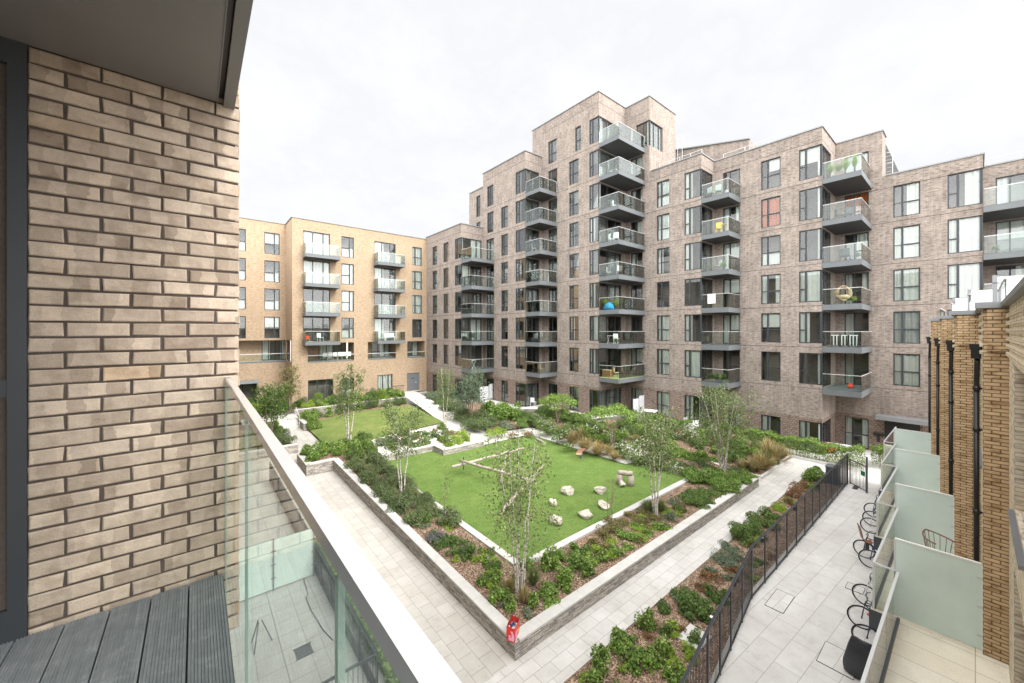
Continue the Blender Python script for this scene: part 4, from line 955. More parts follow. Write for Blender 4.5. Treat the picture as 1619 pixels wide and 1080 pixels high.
for a, b in zip(pr, pr[1:]): m.obox(a, b, .28, .03, 'redbrown', (0, -.6, .8))
m.build('shell', t); m = MB(); m.box(-.05, .05, -.05, .05, -.35, .0, 'dark'); m.build('bracket', t)
# the covered bicycle
def cover():
    c = P(1362, 1040, .55); bm = bmesh.new(); n, k = 28, 16
    def prof(a, h):
        y = math.cos(a); x = math.sin(a)
        L_ = .72 * (1 - .62 * h ** 1.6) * (1 - .12 * (1 - h) ** 2); Wd = .13 + .16 * math.sin(min(1, h * 1.3) * 2.4) - .14 * h * h
        fold = 1 + .14 * math.sin(a * 5 + h * 4) * (1 - h * .6) + .05 * math.sin(a * 11 + h * 9)
        top = 1.05 - .16 * abs(math.sin(a * .5 + .4)) * h
        return Vector((x * Wd * fold, y * L_ * (fold * .3 + .7) - .30 + .22 * h * h, .05 + h * top))
    rows = [[bm.verts.new(prof(2 * math.pi * i / n, j / k)) for i in range(n)] for j in range(k + 1)]
    for j in range(k):
        for i in range(n): bm.faces.new((rows[j][i], rows[j][(i + 1) % n], rows[j + 1][(i + 1) % n], rows[j + 1][i]))
    bm.faces.new(rows[-1]); me = D.meshes.new('covered_bicycle'); bm.to_mesh(me); bm.free(); me.materials.append(M['blackcover']); boxuv(me)
    me.polygons.foreach_set('use_smooth', [True] * len(me.polygons))
    ob('covered_bicycle', me, None, (c.x, c.y, 0), .15, 'bicycle shrouded in a black plastic cover at the pavement edge', 'bicycle', 'bicycles parked under the terraces')
cover()

# ------------------------------------------------------------------ dark railing fence, gate and boxes
def fence(label, pts, z0, h, post=1.25, lights=(), mesh_=True, grp=None):
    t = thing('railing_fence', label, 'fence', (0, 0, 0), group=grp)
    tr = MB(); tb = MB()
    for a, b in zip(pts, pts[1:]):
        a, b = Vector((a[0], a[1], 0)), Vector((b[0], b[1], 0)); tr.obox((a.x, a.y, z0 + h), (b.x, b.y, z0 + h), .06, .035, 'fencing'); tb.obox((a.x, a.y, z0 + .09), (b.x, b.y, z0 + .09), .03, .03, 'fencing')
        L_ = (b - a).length; n = max(1, round(L_ / post))
        for i in range(n):
            p, q = a.lerp(b, i / n), a.lerp(b, (i + 1) / n)
            m = MB(); m.obox((p.x, p.y, z0 - .05), (p.x, p.y, z0 + h - .02), .03, .06, 'fencing', (q - p).normalized()); m.build('post', t)
            m = MB(); k = max(4, round((q - p).length / .11))
            for j in range(1, k):
                s_ = p.lerp(q, j / k); m.obox((s_.x, s_.y, z0 + .09), (s_.x, s_.y, z0 + h), .014, .012, 'fencing', (q - p).normalized())
            m.build('bar_panel', t)
    q = Vector(pts[-1]); m = MB(); m.box(q.x - .03, q.x + .03, q.y - .03, q.y + .03, z0 - .05, z0 + h + .05, 'fencing'); m.build('post', t)
    tr.build('top_rail', t); tb.build('bottom_rail', t)
    for lx_, ly_ in lights:
        m = MB(); m.tube([(lx_, ly_ + .06, z0 + h - .28), (lx_, ly_ + .06, z0 + h - .12)], .045, 'fencing', 8); m.tube([(lx_, ly_ + .06, z0 + h - .12), (lx_, ly_ + .06, z0 + h - .105)], .047, 'white', 8); m.box(lx_ - .01, lx_ + .01, ly_, ly_ + .05, z0 + h - .22, z0 + h - .18, 'fencing'); m.build('bracket_light', t)
    return t
fence('long dark railing fence with many uprights between bark strip and pavement', [(5.6, 3.46), (7.69, 3.83), (9.54, 4.12), (11.64, 4.39), (14.4, 4.78), (29.5, 4.78)], 0, 1.78, 1.25, [(10.2, 4.25), (12.2, 4.45), (15.5, 4.76), (19.3, 4.77), (23, 4.77)])
m = MB(); m.obox((9.54, 4.18, .03), (14.4, 4.86, .03), .1, .12, 'concrete'); m.obox((14.4, 4.86, .03), (29.5, 4.86, .03), .1, .12, 'concrete'); m.build('kerb', None, label='pale kerb at the foot of the dark railing fence', cat='kerb', group='pale kerbs edging the turf and paths')
g = fence('dark railing gate with tall end post at the far end of the fence', [(29.7, 4.70), (28.75, 3.86)], 0, 1.45, 1.4); g.name = 'railing_gate'; g['category'] = 'gate'
m = MB(); m.box(28.7, 28.78, 3.8, 3.88, 0, 2.0, 'dark'); m.build('post', g)
m = MB(); v = Vector((28.9, 4.02)); m.obox((28.86, 3.94, .98), (29.08, 4.14, .98), .02, .26, 'green'); m.build('sign', None, label='small green notice on the railing gate', cat='sign')
c = P(1312, 760, 0); m = MB(); m.box(-.35, .35, -.28, .28, 0, 1.0, 'dark'); m.box(-.38, .38, -.31, .31, 1.0, 1.05, 'fascia'); m.box(-.01, .01, -.285, -.28, .1, .95, 'black'); m.build('service_box', None, loc=(29.0, 5.35, 0), label='dark grey service cabinet between the bushes and the fence end', cat='cabinet')
# ------------------------------------------------------------------ foliage
def unit(v): return v / np.maximum(1e-9, np.linalg.norm(v, axis=1, keepdims=True))
def leaves_np(rs, pos, out, leaf, droop=.0, updot=.5, aspect=.55):
    n = len(pos)
    nrm = unit(out * .7 + np.array([0, 0, updot]) + rs.normal(0, .55, (n, 3)))
    t = rs.normal(0, 1, (n, 3)) + out * .8 + np.array([0, 0, -droop]); t = unit(t - nrm * (t * nrm).sum(1, keepdims=True)); b = np.cross(nrm, t)
    L_ = leaf * rs.uniform(.65, 1.25, (n, 1)); w_ = L_ * aspect
    p0 = pos - t * L_ * .5; p2 = pos + t * L_ * .5 - nrm * L_ * .10; mid = pos - t * L_ * .05
    p1 = mid + b * w_ * .5 + nrm * L_ * .06; p3 = mid - b * w_ * .5 + nrm * L_ * .06
    return np.stack([p0, p1, p2, p3], 1).reshape(-1, 3)
def quads_mesh(name, groups, extra=None):
    """groups: [(verts (4n,3), material key)], extra: MB of stems"""
    V, Fc, mi, mats = [], [], [], []; off = 0
    for v, k in groups:
        n = len(v) // 4; V.append(v); Fc.append(np.arange(off, off + 4 * n).reshape(-1, 4)); off += 4 * n; mi += [len(mats)] * n; mats.append(M[k])
    faces = np.concatenate(Fc).tolist() if Fc else []; verts = np.concatenate(V).tolist() if V else []
    if extra is not None:
        base = len(mats); mats += extra.mats
        faces += [tuple(i + off for i in f) for f in extra.f]; verts += extra.v; mi += [base + m for m in extra.m]
    me = D.meshes.new(name); me.from_pydata(verts, [], faces)
    for m in mats: me.materials.append(m)
    me.polygons.foreach_set('material_index', mi); me.update(); return me
def blob_points(rs, n, lobes, w, h, shell=.55):
    # lobes scattered through a half ellipsoid, leaves near each lobe's skin; gaps stay between lobes
    c = rs.normal(0, 1, (lobes, 3)); c = unit(c) * rs.uniform(.25, .78, (lobes, 1)); c[:, 2] = np.abs(c[:, 2]) * .9
    r = rs.uniform(.24, .46, lobes)
    k = rs.integers(0, lobes, n); d = unit(rs.normal(0, 1, (n, 3))); d[:, 2] = np.where(rs.random(n) < .7, np.abs(d[:, 2]), d[:, 2])
    p = c[k] + d * (r[k] * (shell + (1 - shell) * rs.random(n) ** .6))[:, None]
    p[:, 2] = np.abs(p[:, 2])
    out = unit(d * .7 + unit(p) * .5)
    p = p * np.array([w / 2, w / 2, h / 1.05]); return p, out
KINDS = {  # leaf size, leaves per m2 of plan, material, lobes, flowers
    'bright': (.082, 1500, 'l_bright', 10, None), 'mid': (.07, 1500, 'l_mid', 9, None), 'dark': (.048, 2600, 'l_dark', 16, None), 'lime': (.06, 1500, 'l_lime', 8, None),
    'olive': (.075, 700, 'l_olive', 9, None), 'grey': (.07, 800, 'l_grey', 8, None), 'rust': (.08, 420, 'l_rust', 9, None), 'white': (.085, 800, 'l_mid', 10, ('l_white', .09)),
    'blossom': (.08, 700, 'l_birch', 10, ('l_white', .22)), 'purple': (.07, 800, 'l_grey', 8, ('l_purple', .45)), 'hedge': (.085, 1100, 'l_bright', 16, None)}
SC = {}
def shrub_mesh(kind, W, H, far):
    size = min([.35, .55, .8, 1.2, 1.8, 2.6], key=lambda s_: abs(math.log(s_ / W))); ar = min([.35, .6, .9, 1.3, 1.9], key=lambda a: abs(math.log(a * W / max(H, .05)))); var = random.randrange(3)
    key = (kind, size, ar, far, var)
    if key not in SC:
        leaf, dens, mat, lobes, fl = KINDS[kind]; leaf *= (1.0, 1.35)[far]; dens /= (1, 1.5)[far]
        rs = np.random.default_rng(abs(sum(map(ord, kind)) * 31 + int(size * 100) * 7 + int(ar * 10) * 3 + var)); n = int(max(120, dens * size * size * (.55 + .6 * ar)))
        p, o = blob_points(rs, n, lobes, size, size * ar); g = [(leaves_np(rs, p, o, leaf), mat)]
        if fl:
            m_ = int(n * fl[1]); q, o2 = blob_points(rs, m_, lobes, size * 1.04, size * ar * 1.06, .9); keep = q[:, 2] > size * ar * .35
            g.append((leaves_np(rs, q[keep], o2[keep], leaf * (.62 if fl[0] == 'l_white' else .5), updot=1.0, aspect=.9), fl[0]))
        st = MB()
        for j in range(5):
            a = rs.uniform(0, 6.28); r = size * rs.uniform(.12, .32); st.tube([(0, 0, 0), (r * .5 * math.cos(a), r * .5 * math.sin(a), size * ar * .35), (r * math.cos(a), r * math.sin(a), size * ar * .75)], [.014, .010, .005], 'bark', 4, False)
        SC[key] = (quads_mesh('shrub', g, st), size, ar)
    return SC[key]
SHRUBS = {}
KN = {'bright': 'laurel_shrub', 'mid': 'leafy_shrub', 'dark': 'evergreen_shrub', 'lime': 'lime_plant', 'olive': 'olive_plant', 'grey': 'herb_clump', 'rust': 'rusty_plant', 'white': 'flowering_shrub', 'blossom': 'blossom_shrub', 'purple': 'flower_clump'}
CT = {'laurel_shrub': 'shrub', 'leafy_shrub': 'shrub', 'evergreen_shrub': 'evergreen', 'lime_plant': 'low plant', 'olive_plant': 'low plant', 'herb_clump': 'herb', 'rusty_plant': 'low plant', 'flowering_shrub': 'flowering shrub', 'blossom_shrub': 'flowering shrub', 'flower_clump': 'flowers', 'ornamental_grass': 'grass clump'}
def shrub(c, W, H, kind, bed, desc, far=False, name='shrub'):
    name = KN[kind]
    me, size, ar = shrub_mesh(kind, W, H, far)
    o = ob(name, me, None, c, random.uniform(0, 6.28), scale=(W / size, W / size, H / (size * ar)))
    SHRUBS.setdefault(bed, []).append((o, desc)); return o
def sh(px, py, w, h, kind, z, bed, desc, far=False, name='shrub'):
    d = dist(px, py, z); W = 1.22 * w * d / F0; v = (py - HY) / F0; ph = math.atan(v)
    H = max(.16, (h * d / F0 - W * .55 * math.sin(ph)) / math.cos(ph)); a, b = dr(px); l = math.hypot(a, b)
    c = P(px, py, z) + Vector((a / l, b / l, 0)) * W * .38
    return shrub(c, W, H, kind, bed, desc, far, name)
def label_bed(bed, ref, phrase, group):
    L_ = sorted(SHRUBS[bed], key=lambda t: (t[0].location.xy - Vector(ref)).length)
    cnt = {}
    for o, desc in L_:
        i = cnt.get(desc, 0); cnt[desc] = i + 1
    seen = {}
    for o, desc in L_:
        i = seen.get(desc, 0); seen[desc] = i + 1
        o['label'] = (f'{desc}, {ORD[i]} {phrase}' if cnt[desc] > 1 else f'{desc}, only one {phrase}') if i < len(ORD) else f'{desc} {phrase}'
        o['category'] = CT[o.name.split('.')[0]]; o['group'] = group
GC = {}
def grass(px, py, w, h, z, bed, desc, mat='l_straw'):
    d = dist(px, py, z); W = w * d / F0; H = max(.3, h * d / F0 * .85); a, b = dr(px); l = math.hypot(a, b)
    var = random.randrange(3); far = d > 17; key = (mat, var, far)
    if key not in GC:
        rs = np.random.default_rng(var + 5); n = 420 if not far else 300; az = rs.uniform(0, 6.28, n); r = rs.uniform(.1, .62, n) ** 1.0; hh = rs.uniform(.45, 1, n) * (1.1 - r * .6); bw = (.010 if not far else .02)
        V = []
        for t0, t1 in ((0, .5), (.5, .8), (.8, 1.0)):
            def pt(t):
                rr = r * t ** 1.5; zz = hh * (1.35 * t - .5 * t * t * (r * 1.6)); return np.stack([np.cos(az) * (rr + .05), np.sin(az) * (rr + .05), np.maximum(.0, zz / 1.1)], 1)
            A, B = pt(t0), pt(t1); sd = np.stack([-np.sin(az), np.cos(az), 0 * az], 1); wa, wb = bw * (1 - t0 * .8), bw * (1 - t1 * .8)
            V.append(np.stack([A - sd * wa, A + sd * wa, B + sd * wb, B - sd * wb], 1).reshape(-1, 3))
        GC[key] = quads_mesh('ornamental_grass', [(v, mat) for v in V])
    o = ob('ornamental_grass', GC[key], None, P(px, py, z) + Vector((a / l, b / l, 0)) * W * .3, random.uniform(0, 6), scale=(W, W, H)); SHRUBS.setdefault(bed, []).append((o, desc)); return o

# near bed, from the red bag outwards
BR = 'bright green broad-leaved shrub'; DK = 'dense dark green shrub'; MD = 'soft mid green shrub'; LM = 'low lime green plant'; GR = 'wispy straw grass clump'; BG = 'blue-green herb clump'; OL = 'thin olive green plant'
nb = .48
for a in [(672, 832, 30, 30, 'mid'), (707, 868, 46, 34, 'mid'), (718, 884, 26, 22, 'mid'), (742, 886, 32, 30, 'mid'), (776, 881, 16, 18, 'mid'), (780, 905, 30, 24, 'mid')]: sh(*a[:4], a[4], nb, 'near', MD)
for a in [(709, 838, 34, 15), (772, 897, 46, 16), (754, 893, 24, 20)]: sh(*a, 'lime', nb, 'near', LM)
sh(686, 866, 30, 30, 'purple', nb, 'near', 'purple flowering catmint clump', name='flower_clump'); sh(700, 860, 22, 24, 'purple', nb, 'near', 'purple flowering catmint clump', name='flower_clump')
for a in [(764, 932, 22, 32), (786, 925, 24, 28), (785, 959, 26, 36), (810, 970, 30, 30), (843, 966, 24, 32), (870, 906, 36, 52), (893, 938, 38, 46), (870, 948, 34, 32), (872, 964, 34, 20), (926, 888, 32, 26), (932, 918, 30, 40), (952, 890, 22, 24), (838, 903, 22, 28), (910, 905, 30, 34), (905, 880, 26, 28), (884, 890, 26, 28), (930, 902, 30, 24), (798, 948, 20, 20)]: sh(*a, 'bright', nb, 'near', BR)
for a in [(834, 982, 22, 22), (795, 965, 18, 16), (673, 838, 16, 12)]: sh(*a, 'grey', nb, 'near', BG)
for a in [(843, 932, 34, 40), (828, 958, 26, 32), (807, 938, 24, 26), (822, 945, 24, 26)]: grass(*a, nb, 'near', GR, 'l_straw' if a[0] != 843 else 'l_grassy')
rf0 = random.Random(5)
for i in range(16):
    t_ = rf0.random(); sh(668 + t_ * 150 + rf0.uniform(-14, 30), 828 + t_ * 135 + rf0.uniform(-16, 10), rf0.uniform(12, 24), rf0.uniform(8, 16), rf0.choice(['lime', 'mid', 'mid', 'grey']), nb, 'near', 'low creeping green plant')
label_bed('near', P(811, 1005, .5).xy, 'counting out from the red bag', 'plants in the bed around the red bag corner')
# right arm of the near bed
for a in [(1002, 858, 26, 16), (993, 872, 24, 14), (973, 886, 30, 22), (1025, 850, 22, 16), (1044, 840, 20, 20), (1008, 838, 22, 14), (985, 852, 26, 18)]: sh(*a, 'bright', nb, 'arm', 'flat leafy green plant')
for a in [(1060, 826, 24, 26), (1069, 800, 26, 18), (1055, 838, 16, 14)]: sh(*a, 'grey', nb, 'arm', BG)
for a in [(954, 856, 34, 26), (970, 845, 30, 26), (1016, 834, 30, 20), (1035, 826, 26, 16), (940, 868, 28, 20), (985, 834, 30, 18), (1000, 822, 26, 16), (955, 872, 20, 14), (1012, 815, 24, 14), (962, 832, 24, 18)]: sh(*a, 'olive', nb, 'arm', OL)
for a in [(1096, 806, 44, 26), (1085, 790, 34, 22), (1110, 790, 36, 24), (1120, 800, 30, 20), (1075, 812, 24, 18), (1128, 785, 30, 20)]: sh(*a, 'mid', nb, 'arm', MD)
for a in [(1139, 782, 54, 42), (1108, 768, 50, 36), (1156, 782, 30, 30), (1125, 765, 44, 30), (1165, 768, 34, 26), (1094, 762, 36, 26), (1147, 766, 36, 30), (1176, 758, 34, 20)]: sh(*a, 'bright', nb, 'arm', BR)
for a in [(1115, 748, 46, 28), (1090, 748, 36, 24), (1160, 752, 40, 18)]: sh(*a, 'dark', nb, 'arm', DK)
for a in [(1030, 815, 26, 26), (1045, 812, 24, 24), (1022, 806, 20, 18)]: grass(*a, nb, 'arm', GR, 'l_grassy')
rf = random.Random(77)
for i in range(26):
    px = rf.uniform(900, 1120); t_ = (px - 900) / 220; sh(px, 905 - t_ * 105 + rf.uniform(-22, 16), rf.uniform(18, 34), rf.uniform(10, 22), rf.choice(['olive', 'mid', 'olive', 'lime']), nb, 'arm', OL)
label_bed('arm', P(860, 950, .5).xy, 'counting along the right bed wall', 'plants in the right arm of the walled bed')
# dark spreading mass between the left bed wall and the turf
for j, y in enumerate(np.arange(14.9, 24.6, 1.02)):
    for i, x in enumerate((7.45, 8.5)):
        if j == 0 and i == 0: continue
        shrub(Vector((x + random.uniform(-.12, .12), y + random.uniform(-.2, .2), z_nearbed(x, y))), random.uniform(1.35, 1.6), random.uniform(.65, .9), 'dark', 'mass', 'dark evergreen spreading shrub', True)
for x, y in ((5.8, 26.6), (6.4, 27.3), (7.3, 26.9), (5.8, 27.9), (7.2, 27.9), (8.2, 26.4), (8.4, 27.6), (9.2, 27.0), (6.6, 28.3), (8.0, 28.4)):
    shrub(Vector((x, y, z_nearbed(x, y))), random.uniform(1.2, 1.5), random.uniform(.8, 1.05), 'bright', 'mass', 'bright green hydrangea bush', True)
for x, y in ((9.3, 28.2), (8.9, 25.3), (7.8, 25.4)): shrub(Vector((x, y, z_nearbed(x, y))), 1.5, 1.1, 'mid', 'mass', MD, True)
label_bed('mass', P(672, 832, .5).xy, 'counting back along the left bed', 'bushes between the left bed wall and the turf')
# bark strip beside the fence
st_ = .04
for a in [(1021, 1003, 32, 42), (986, 1040, 42, 46), (999, 1068, 40, 44), (950, 1078, 34, 58), (1048, 1042, 30, 38), (1032, 1066, 40, 42), (1010, 1050, 26, 30), (975, 1022, 26, 30), (1066, 1084, 34, 34), (938, 1090, 30, 34)]: sh(*a, 'bright', st_, 'strip', BR)
for a in [(1100, 1024, 24, 32), (1092, 978, 56, 50), (1104, 990, 40, 36), (1082, 960, 40, 36), (1132, 958, 38, 32), (1118, 980, 26, 24), (1051, 975, 34, 26), (1054, 1008, 20, 24)]: sh(*a, 'mid', st_, 'strip', MD)
for a in [(1073, 1070, 34, 32), (1088, 1042, 30, 26), (923, 1084, 20, 16), (1064, 1000, 18, 18), (1062, 1046, 22, 22), (1094, 1054, 24, 20)]: sh(*a, 'lime', st_, 'strip', LM)
for a in [(1141, 902, 54, 34), (1160, 888, 34, 26), (1125, 915, 30, 22), (1150, 872, 30, 20)]: sh(*a, 'grey', st_, 'strip', 'pale grey-green low plant')
for a in [(1128, 930, 44, 26), (1158, 910, 30, 22), (1108, 940, 26, 22), (1185, 868, 30, 22)]: sh(*a, 'rust', st_, 'strip', 'rusty brown low plant')
for a in [(1175, 862, 44, 44), (1200, 842, 48, 34), (1216, 823, 32, 26), (1190, 855, 36, 30), (1170, 850, 30, 26)]: sh(*a, 'mid', st_, 'strip2', MD)
for a in [(1233, 810, 30, 20), (1246, 796, 20, 14), (1196, 862, 22, 18)]: sh(*a, 'lime', st_, 'strip2', LM)
for a in [(1252, 790, 26, 34), (1262, 780, 26, 26), (1272, 772, 22, 18), (1248, 800, 18, 18)]: sh(*a, 'rust', st_, 'strip2', 'rusty twiggy shrub')
for a in [(1286, 767, 40, 38), (1280, 775, 20, 16)]: sh(*a, 'bright', st_, 'strip2', 'rounded bright bush by the cabinet')
for i in range(22):
    t_ = rf.random(); sh(940 + t_ * 250 + rf.uniform(-20, 50), 1085 - t_ * 215 + rf.uniform(-12, 25), rf.uniform(12, 24), rf.uniform(9, 18), rf.choice(['lime', 'mid', 'rust', 'grey']), st_, 'strip', 'tiny scattered bark strip plant')
label_bed('strip', P(950, 1078, 0).xy, 'counting up the bark strip', 'plants in the bark strip beside the railing fence'); label_bed('strip2', P(1175, 870, 0).xy, 'counting along the far bark strip', 'plants in the far bark strip')
# upper garden
for i, x in enumerate(np.arange(8.0, 17.6, .95)): shrub(Vector((x, 39.9 + .25 * math.sin(i * 2), z_lawn(x, 39.9))), random.uniform(1.2, 1.6), random.uniform(1.0, 1.35), ('dark', 'mid', 'bright')[i % 3 if i % 4 else 0], 'rear', 'rounded green bush behind the upper lawn', True)
for x, y in ((7.7, 37.6), (7.9, 36.4), (8.3, 38.6), (7.6, 38.5)): shrub(Vector((x, y, z_lawn(x, y))), 1.5, 1.5, 'bright', 'rear', 'tall bright bush beside the garden steps', True)
k = 0
for yy in (42.3, 43.5, 44.5):
    for x in np.arange(3.0 if yy < 44 else 8.5, 18.6, 1.35):
        shrub(Vector((x + random.uniform(-.3, .3), yy, 1.36)), random.uniform(1.5, 2.0), random.uniform(.9, 1.4), ('lime', 'mid', 'dark', 'bright', 'grey')[k % 5] if yy > 43 else ('mid', 'lime', 'bright')[k % 3], 'rear2', 'leafy bush by the buff block', True); k += 1
for x, y in ((-.5, 45.5), (1, 45), (2.5, 46), (4, 46.8), (1.5, 43), (-.5, 43), (5.5, 46.2)): shrub(Vector((x, y, 1.36)), 1.9, 1.5, 'mid', 'rear2', 'leafy bush by the buff block', True)
for x, y, kd in ((10.4, 25.6, 'white'), (11.6, 26.2, 'white'), (12.7, 25.4, 'blossom'), (14, 24.4, 'white'), (14.6, 26, 'blossom'), (15.4, 27.2, 'white'), (13.4, 27.3, 'white'), (11, 27.6, 'mid'), (15.8, 28.6, 'mid'), (12.2, 28.3, 'olive'), (10.2, 27.0, 'grey'), (12.4, 26.9, 'dark')):
    shrub(Vector((x, y, .84)), random.uniform(1.0, 1.5), random.uniform(.4, .7), kd, 'gravelbed', {'white': 'white flowered plant on pale gravel', 'blossom': 'pale blossoming plant on pale gravel'}.get(kd, 'green plant on pale gravel'), True)
for x, y in ((13.9, 23.8), (14.7, 23.9), (15.5, 24.0), (16.0, 24.8), (15.0, 24.9), (14.1, 24.9), (16.2, 25.9)): shrub(Vector((x, y, .84)), random.uniform(.9, 1.1), random.uniform(.6, .8), 'lime', 'gravelbed', 'round lime green bush in the raised bed corner', True)
for i in range(16): shrub(Vector((rf.uniform(9.9, 15.8), rf.uniform(25.0, 28.2), .84)), rf.uniform(.7, 1.2), rf.uniform(.25, .5), rf.choice(['olive', 'white', 'mid', 'grey']), 'gravelbed', 'low tufted plant on pale gravel', True)
label_bed('rear', (7, 38), 'counting right from the garden steps', 'bushes edging the upper lawn'); label_bed('gravelbed', (9.5, 25), 'counting right along the turf wall', 'plants in the pale gravel bed')
label_bed('rear2', (3, 42), 'counting right from the steps', 'bushes in the back border')
# left planter by the steps
for x, y, kd in ((5.0, 31.8, 'dark'), (4.2, 32.6, 'dark'), (4.9, 33.0, 'grey'), (3.6, 31.8, 'mid'), (4.8, 34.2, 'mid'), (4.0, 35.2, 'olive'), (3.0, 33.6, 'mid'), (2.2, 32.2, 'mid'), (4.9, 35.6, 'mid'), (4.9, 36.8, 'bright'), (3.6, 37, 'mid')): shrub(Vector((x, y, .8)), 1.6, 1.1, kd, 'left', 'bushy green shrub in the far left planter', True)
label_bed('left', (5.6, 30.9), 'counting back from the planter wall', 'shrubs in the far left planter')
sheet('planter_bed', [(5.4, 31.0), (5.4, 38), (-1, 40), (-1, 31.0)], .8, 'mulch')
# border between the white path and the brown block
for a in [(760, 684, 64, 34), (735, 668, 54, 32), (712, 655, 44, 30), (700, 645, 40, 26), (752, 672, 50, 30)]: sh(*a, 'dark', z_ne(23, 26), 'ne', DK, True)
for a in [(792, 668, 58, 50), (818, 664, 36, 34), (772, 660, 40, 36)]: sh(*a, 'bright', .95, 'ne', 'tall bright green bush', True)
for a in [(787, 690, 36, 18), (800, 680, 30, 18), (690, 640, 40, 26), (672, 634, 36, 22), (716, 640, 44, 32)]: sh(*a, 'lime' if a[0] in (787,) else 'grey', .85, 'ne', 'small pale green bush by the white path', True)
for a in [(866, 690, 40, 32), (888, 700, 36, 26), (910, 690, 34, 26), (850, 676, 34, 26), (900, 712, 22, 14), (932, 690, 34, 24)]: sh(*a, 'white', .8, 'ne', 'white flowering shrub', True)
for a in [(840, 668, 40, 28), (862, 662, 40, 30), (895, 668, 44, 26), (920, 676, 44, 28), (945, 684, 40, 26), (826, 676, 30, 18)]: sh(*a, 'mid', 1.0, 'ne', MD, True)
for a in [(833, 690, 24, 10), (812, 692, 24, 9), (950, 706, 20, 12)]: sh(*a, 'rust', .75, 'ne', 'rusty low ground plant', True)
for a in [(905, 706, 34, 28), (925, 715, 34, 26), (945, 722, 34, 26), (962, 720, 26, 18), (972, 728, 24, 16), (918, 700, 30, 26)]: grass(*a, .62, 'ne', 'tall straw coloured grass clump')
label_bed('ne', P(700, 660, .9).xy, 'counting down the white path', 'plants along the far side of the white path')
k = 0
for y in np.arange(9.2, 22.3, 1.12):
    for x in np.arange(23.3, 31.6, 1.15):
        if x < 25.4 and y < 13.5: continue
        if x < 27.4 and y < 14.4: continue
        if y > 20.4 and x > 26.3 or x > 30.0 and y > 14.2: continue
        if 24.2 < x < 27 and y < 15: continue
        x2, y2 = x + random.uniform(-.35, .35), y + random.uniform(-.35, .35); z = z_ne(x2, y2)
        if x2 > 26.9 and y2 < 12.4: kd, ds = (('olive', 'straw coloured bushy growth'), ('mid', MD), ('bright', BR))[k % 3]
        else: kd, ds = (('white', 'white flowering shrub'), ('mid', MD), ('bright', BR), ('olive', OL), ('bright', BR), ('blossom', 'pale blossom shrub'), ('mid', MD))[(k * 3 + int(y)) % 7]
        shrub(Vector((x2, y2, z)), random.uniform(1.4, 1.9), random.uniform(.7, 1.25), kd, 'border', ds, True); k += 1
for a in [(1020, 735, 40, 34), (1000, 730, 40, 30), (985, 722, 36, 28), (1030, 722, 40, 30), (1050, 735, 36, 26), (1068, 745, 34, 24), (1010, 712, 40, 26)]: sh(*a, 'blossom', .7, 'border', 'pale blossom shrub', True)
for a in [(1085, 732, 40, 30), (1062, 722, 44, 30), (1110, 735, 44, 30), (1040, 742, 30, 20)]: sh(*a, 'bright', .7, 'border', BR, True)
for a in [(1205, 745, 40, 36), (1225, 735, 40, 34), (1190, 748, 30, 24), (1215, 725, 40, 34), (1235, 728, 34, 28), (1175, 745, 24, 20)]: grass(*a, .12 if a[1] > 730 else .3, 'border', 'tall straw grass clump at the path junction')
for o, desc in SHRUBS['border']:
    o['label'] = f'{desc} in the crowded border before the brown block'; o['category'] = CT[o.name.split('.')[0]]; o['group'] = f'{desc} in the crowded border'
# clipped hedges
def hedge(label, a, b, w, h, z):
    a, b = Vector(a), Vector(b); L_ = (b - a).length; rs = np.random.default_rng(int(L_ * 100)); n = int(L_ * 1500)
    t = rs.random(n) * L_; s_ = rs.uniform(-1, 1, n); zz = rs.random(n) ** .7
    f = rs.random(n) < .55; zz = np.where(f, zz, 1 - .12 * rs.random(n)); s_ = np.where(f, np.sign(s_) * (1 - .25 * rs.random(n)), s_)
    wob = .10 * np.sin(t * 5.1) + .08 * np.sin(t * 2.3 + 1) + .06 * rs.normal(0, 1, n)
    d = (b - a).normalized(); sd = Vector((-d.y, d.x))
    p = np.stack([a.x + d.x * t + sd.x * s_ * (w / 2 + wob * .5), a.y + d.y * t + sd.y * s_ * (w / 2 + wob * .5), .12 + zz * (h - .12 + wob)], 1)
    o_ = np.stack([sd.x * s_, sd.y * s_, np.where(f, .25, 1.)], 1); st = MB()
    for i in range(int(L_ / .22)):
        c = a + d * (.1 + i * .22); st.tube([(c.x, c.y, -.05), (c.x + rs.uniform(-.08, .08), c.y + rs.uniform(-.08, .08), h * .7)], .012, 'bark', 4, False)
    return ob('hedge', quads_mesh('hedge', [(leaves_np(rs, p, o_, .11), 'l_bright')], st), None, (0, 0, z), label=label, cat='hedge', group='clipped hedges before the brown block')
hedge('bright clipped hedge in front of the rightmost ground floor patio', (33.45, 4.6), (33.45, 13.8), 1.0, 1.25, .02)
hedge('bright hedge before the white terrace of the middle of the brown block', (29.9, 14.2), (29.9, 20.4), .9, .8, 1.0)
hedge('bright hedge before the white terrace below the tower', (26.3, 21.5), (26.3, 27.4), .8, .55, 1.0)
hedge('short leafy hedge end beside the canopy door', (34.3, 4.0), (36.4, 3.7), .7, 1.2, .02)
hedge('leafy hedge in the narrow bed beside the patio railing below', (3.75, 7.2), (3.75, 16), .55, 1.0, .0)

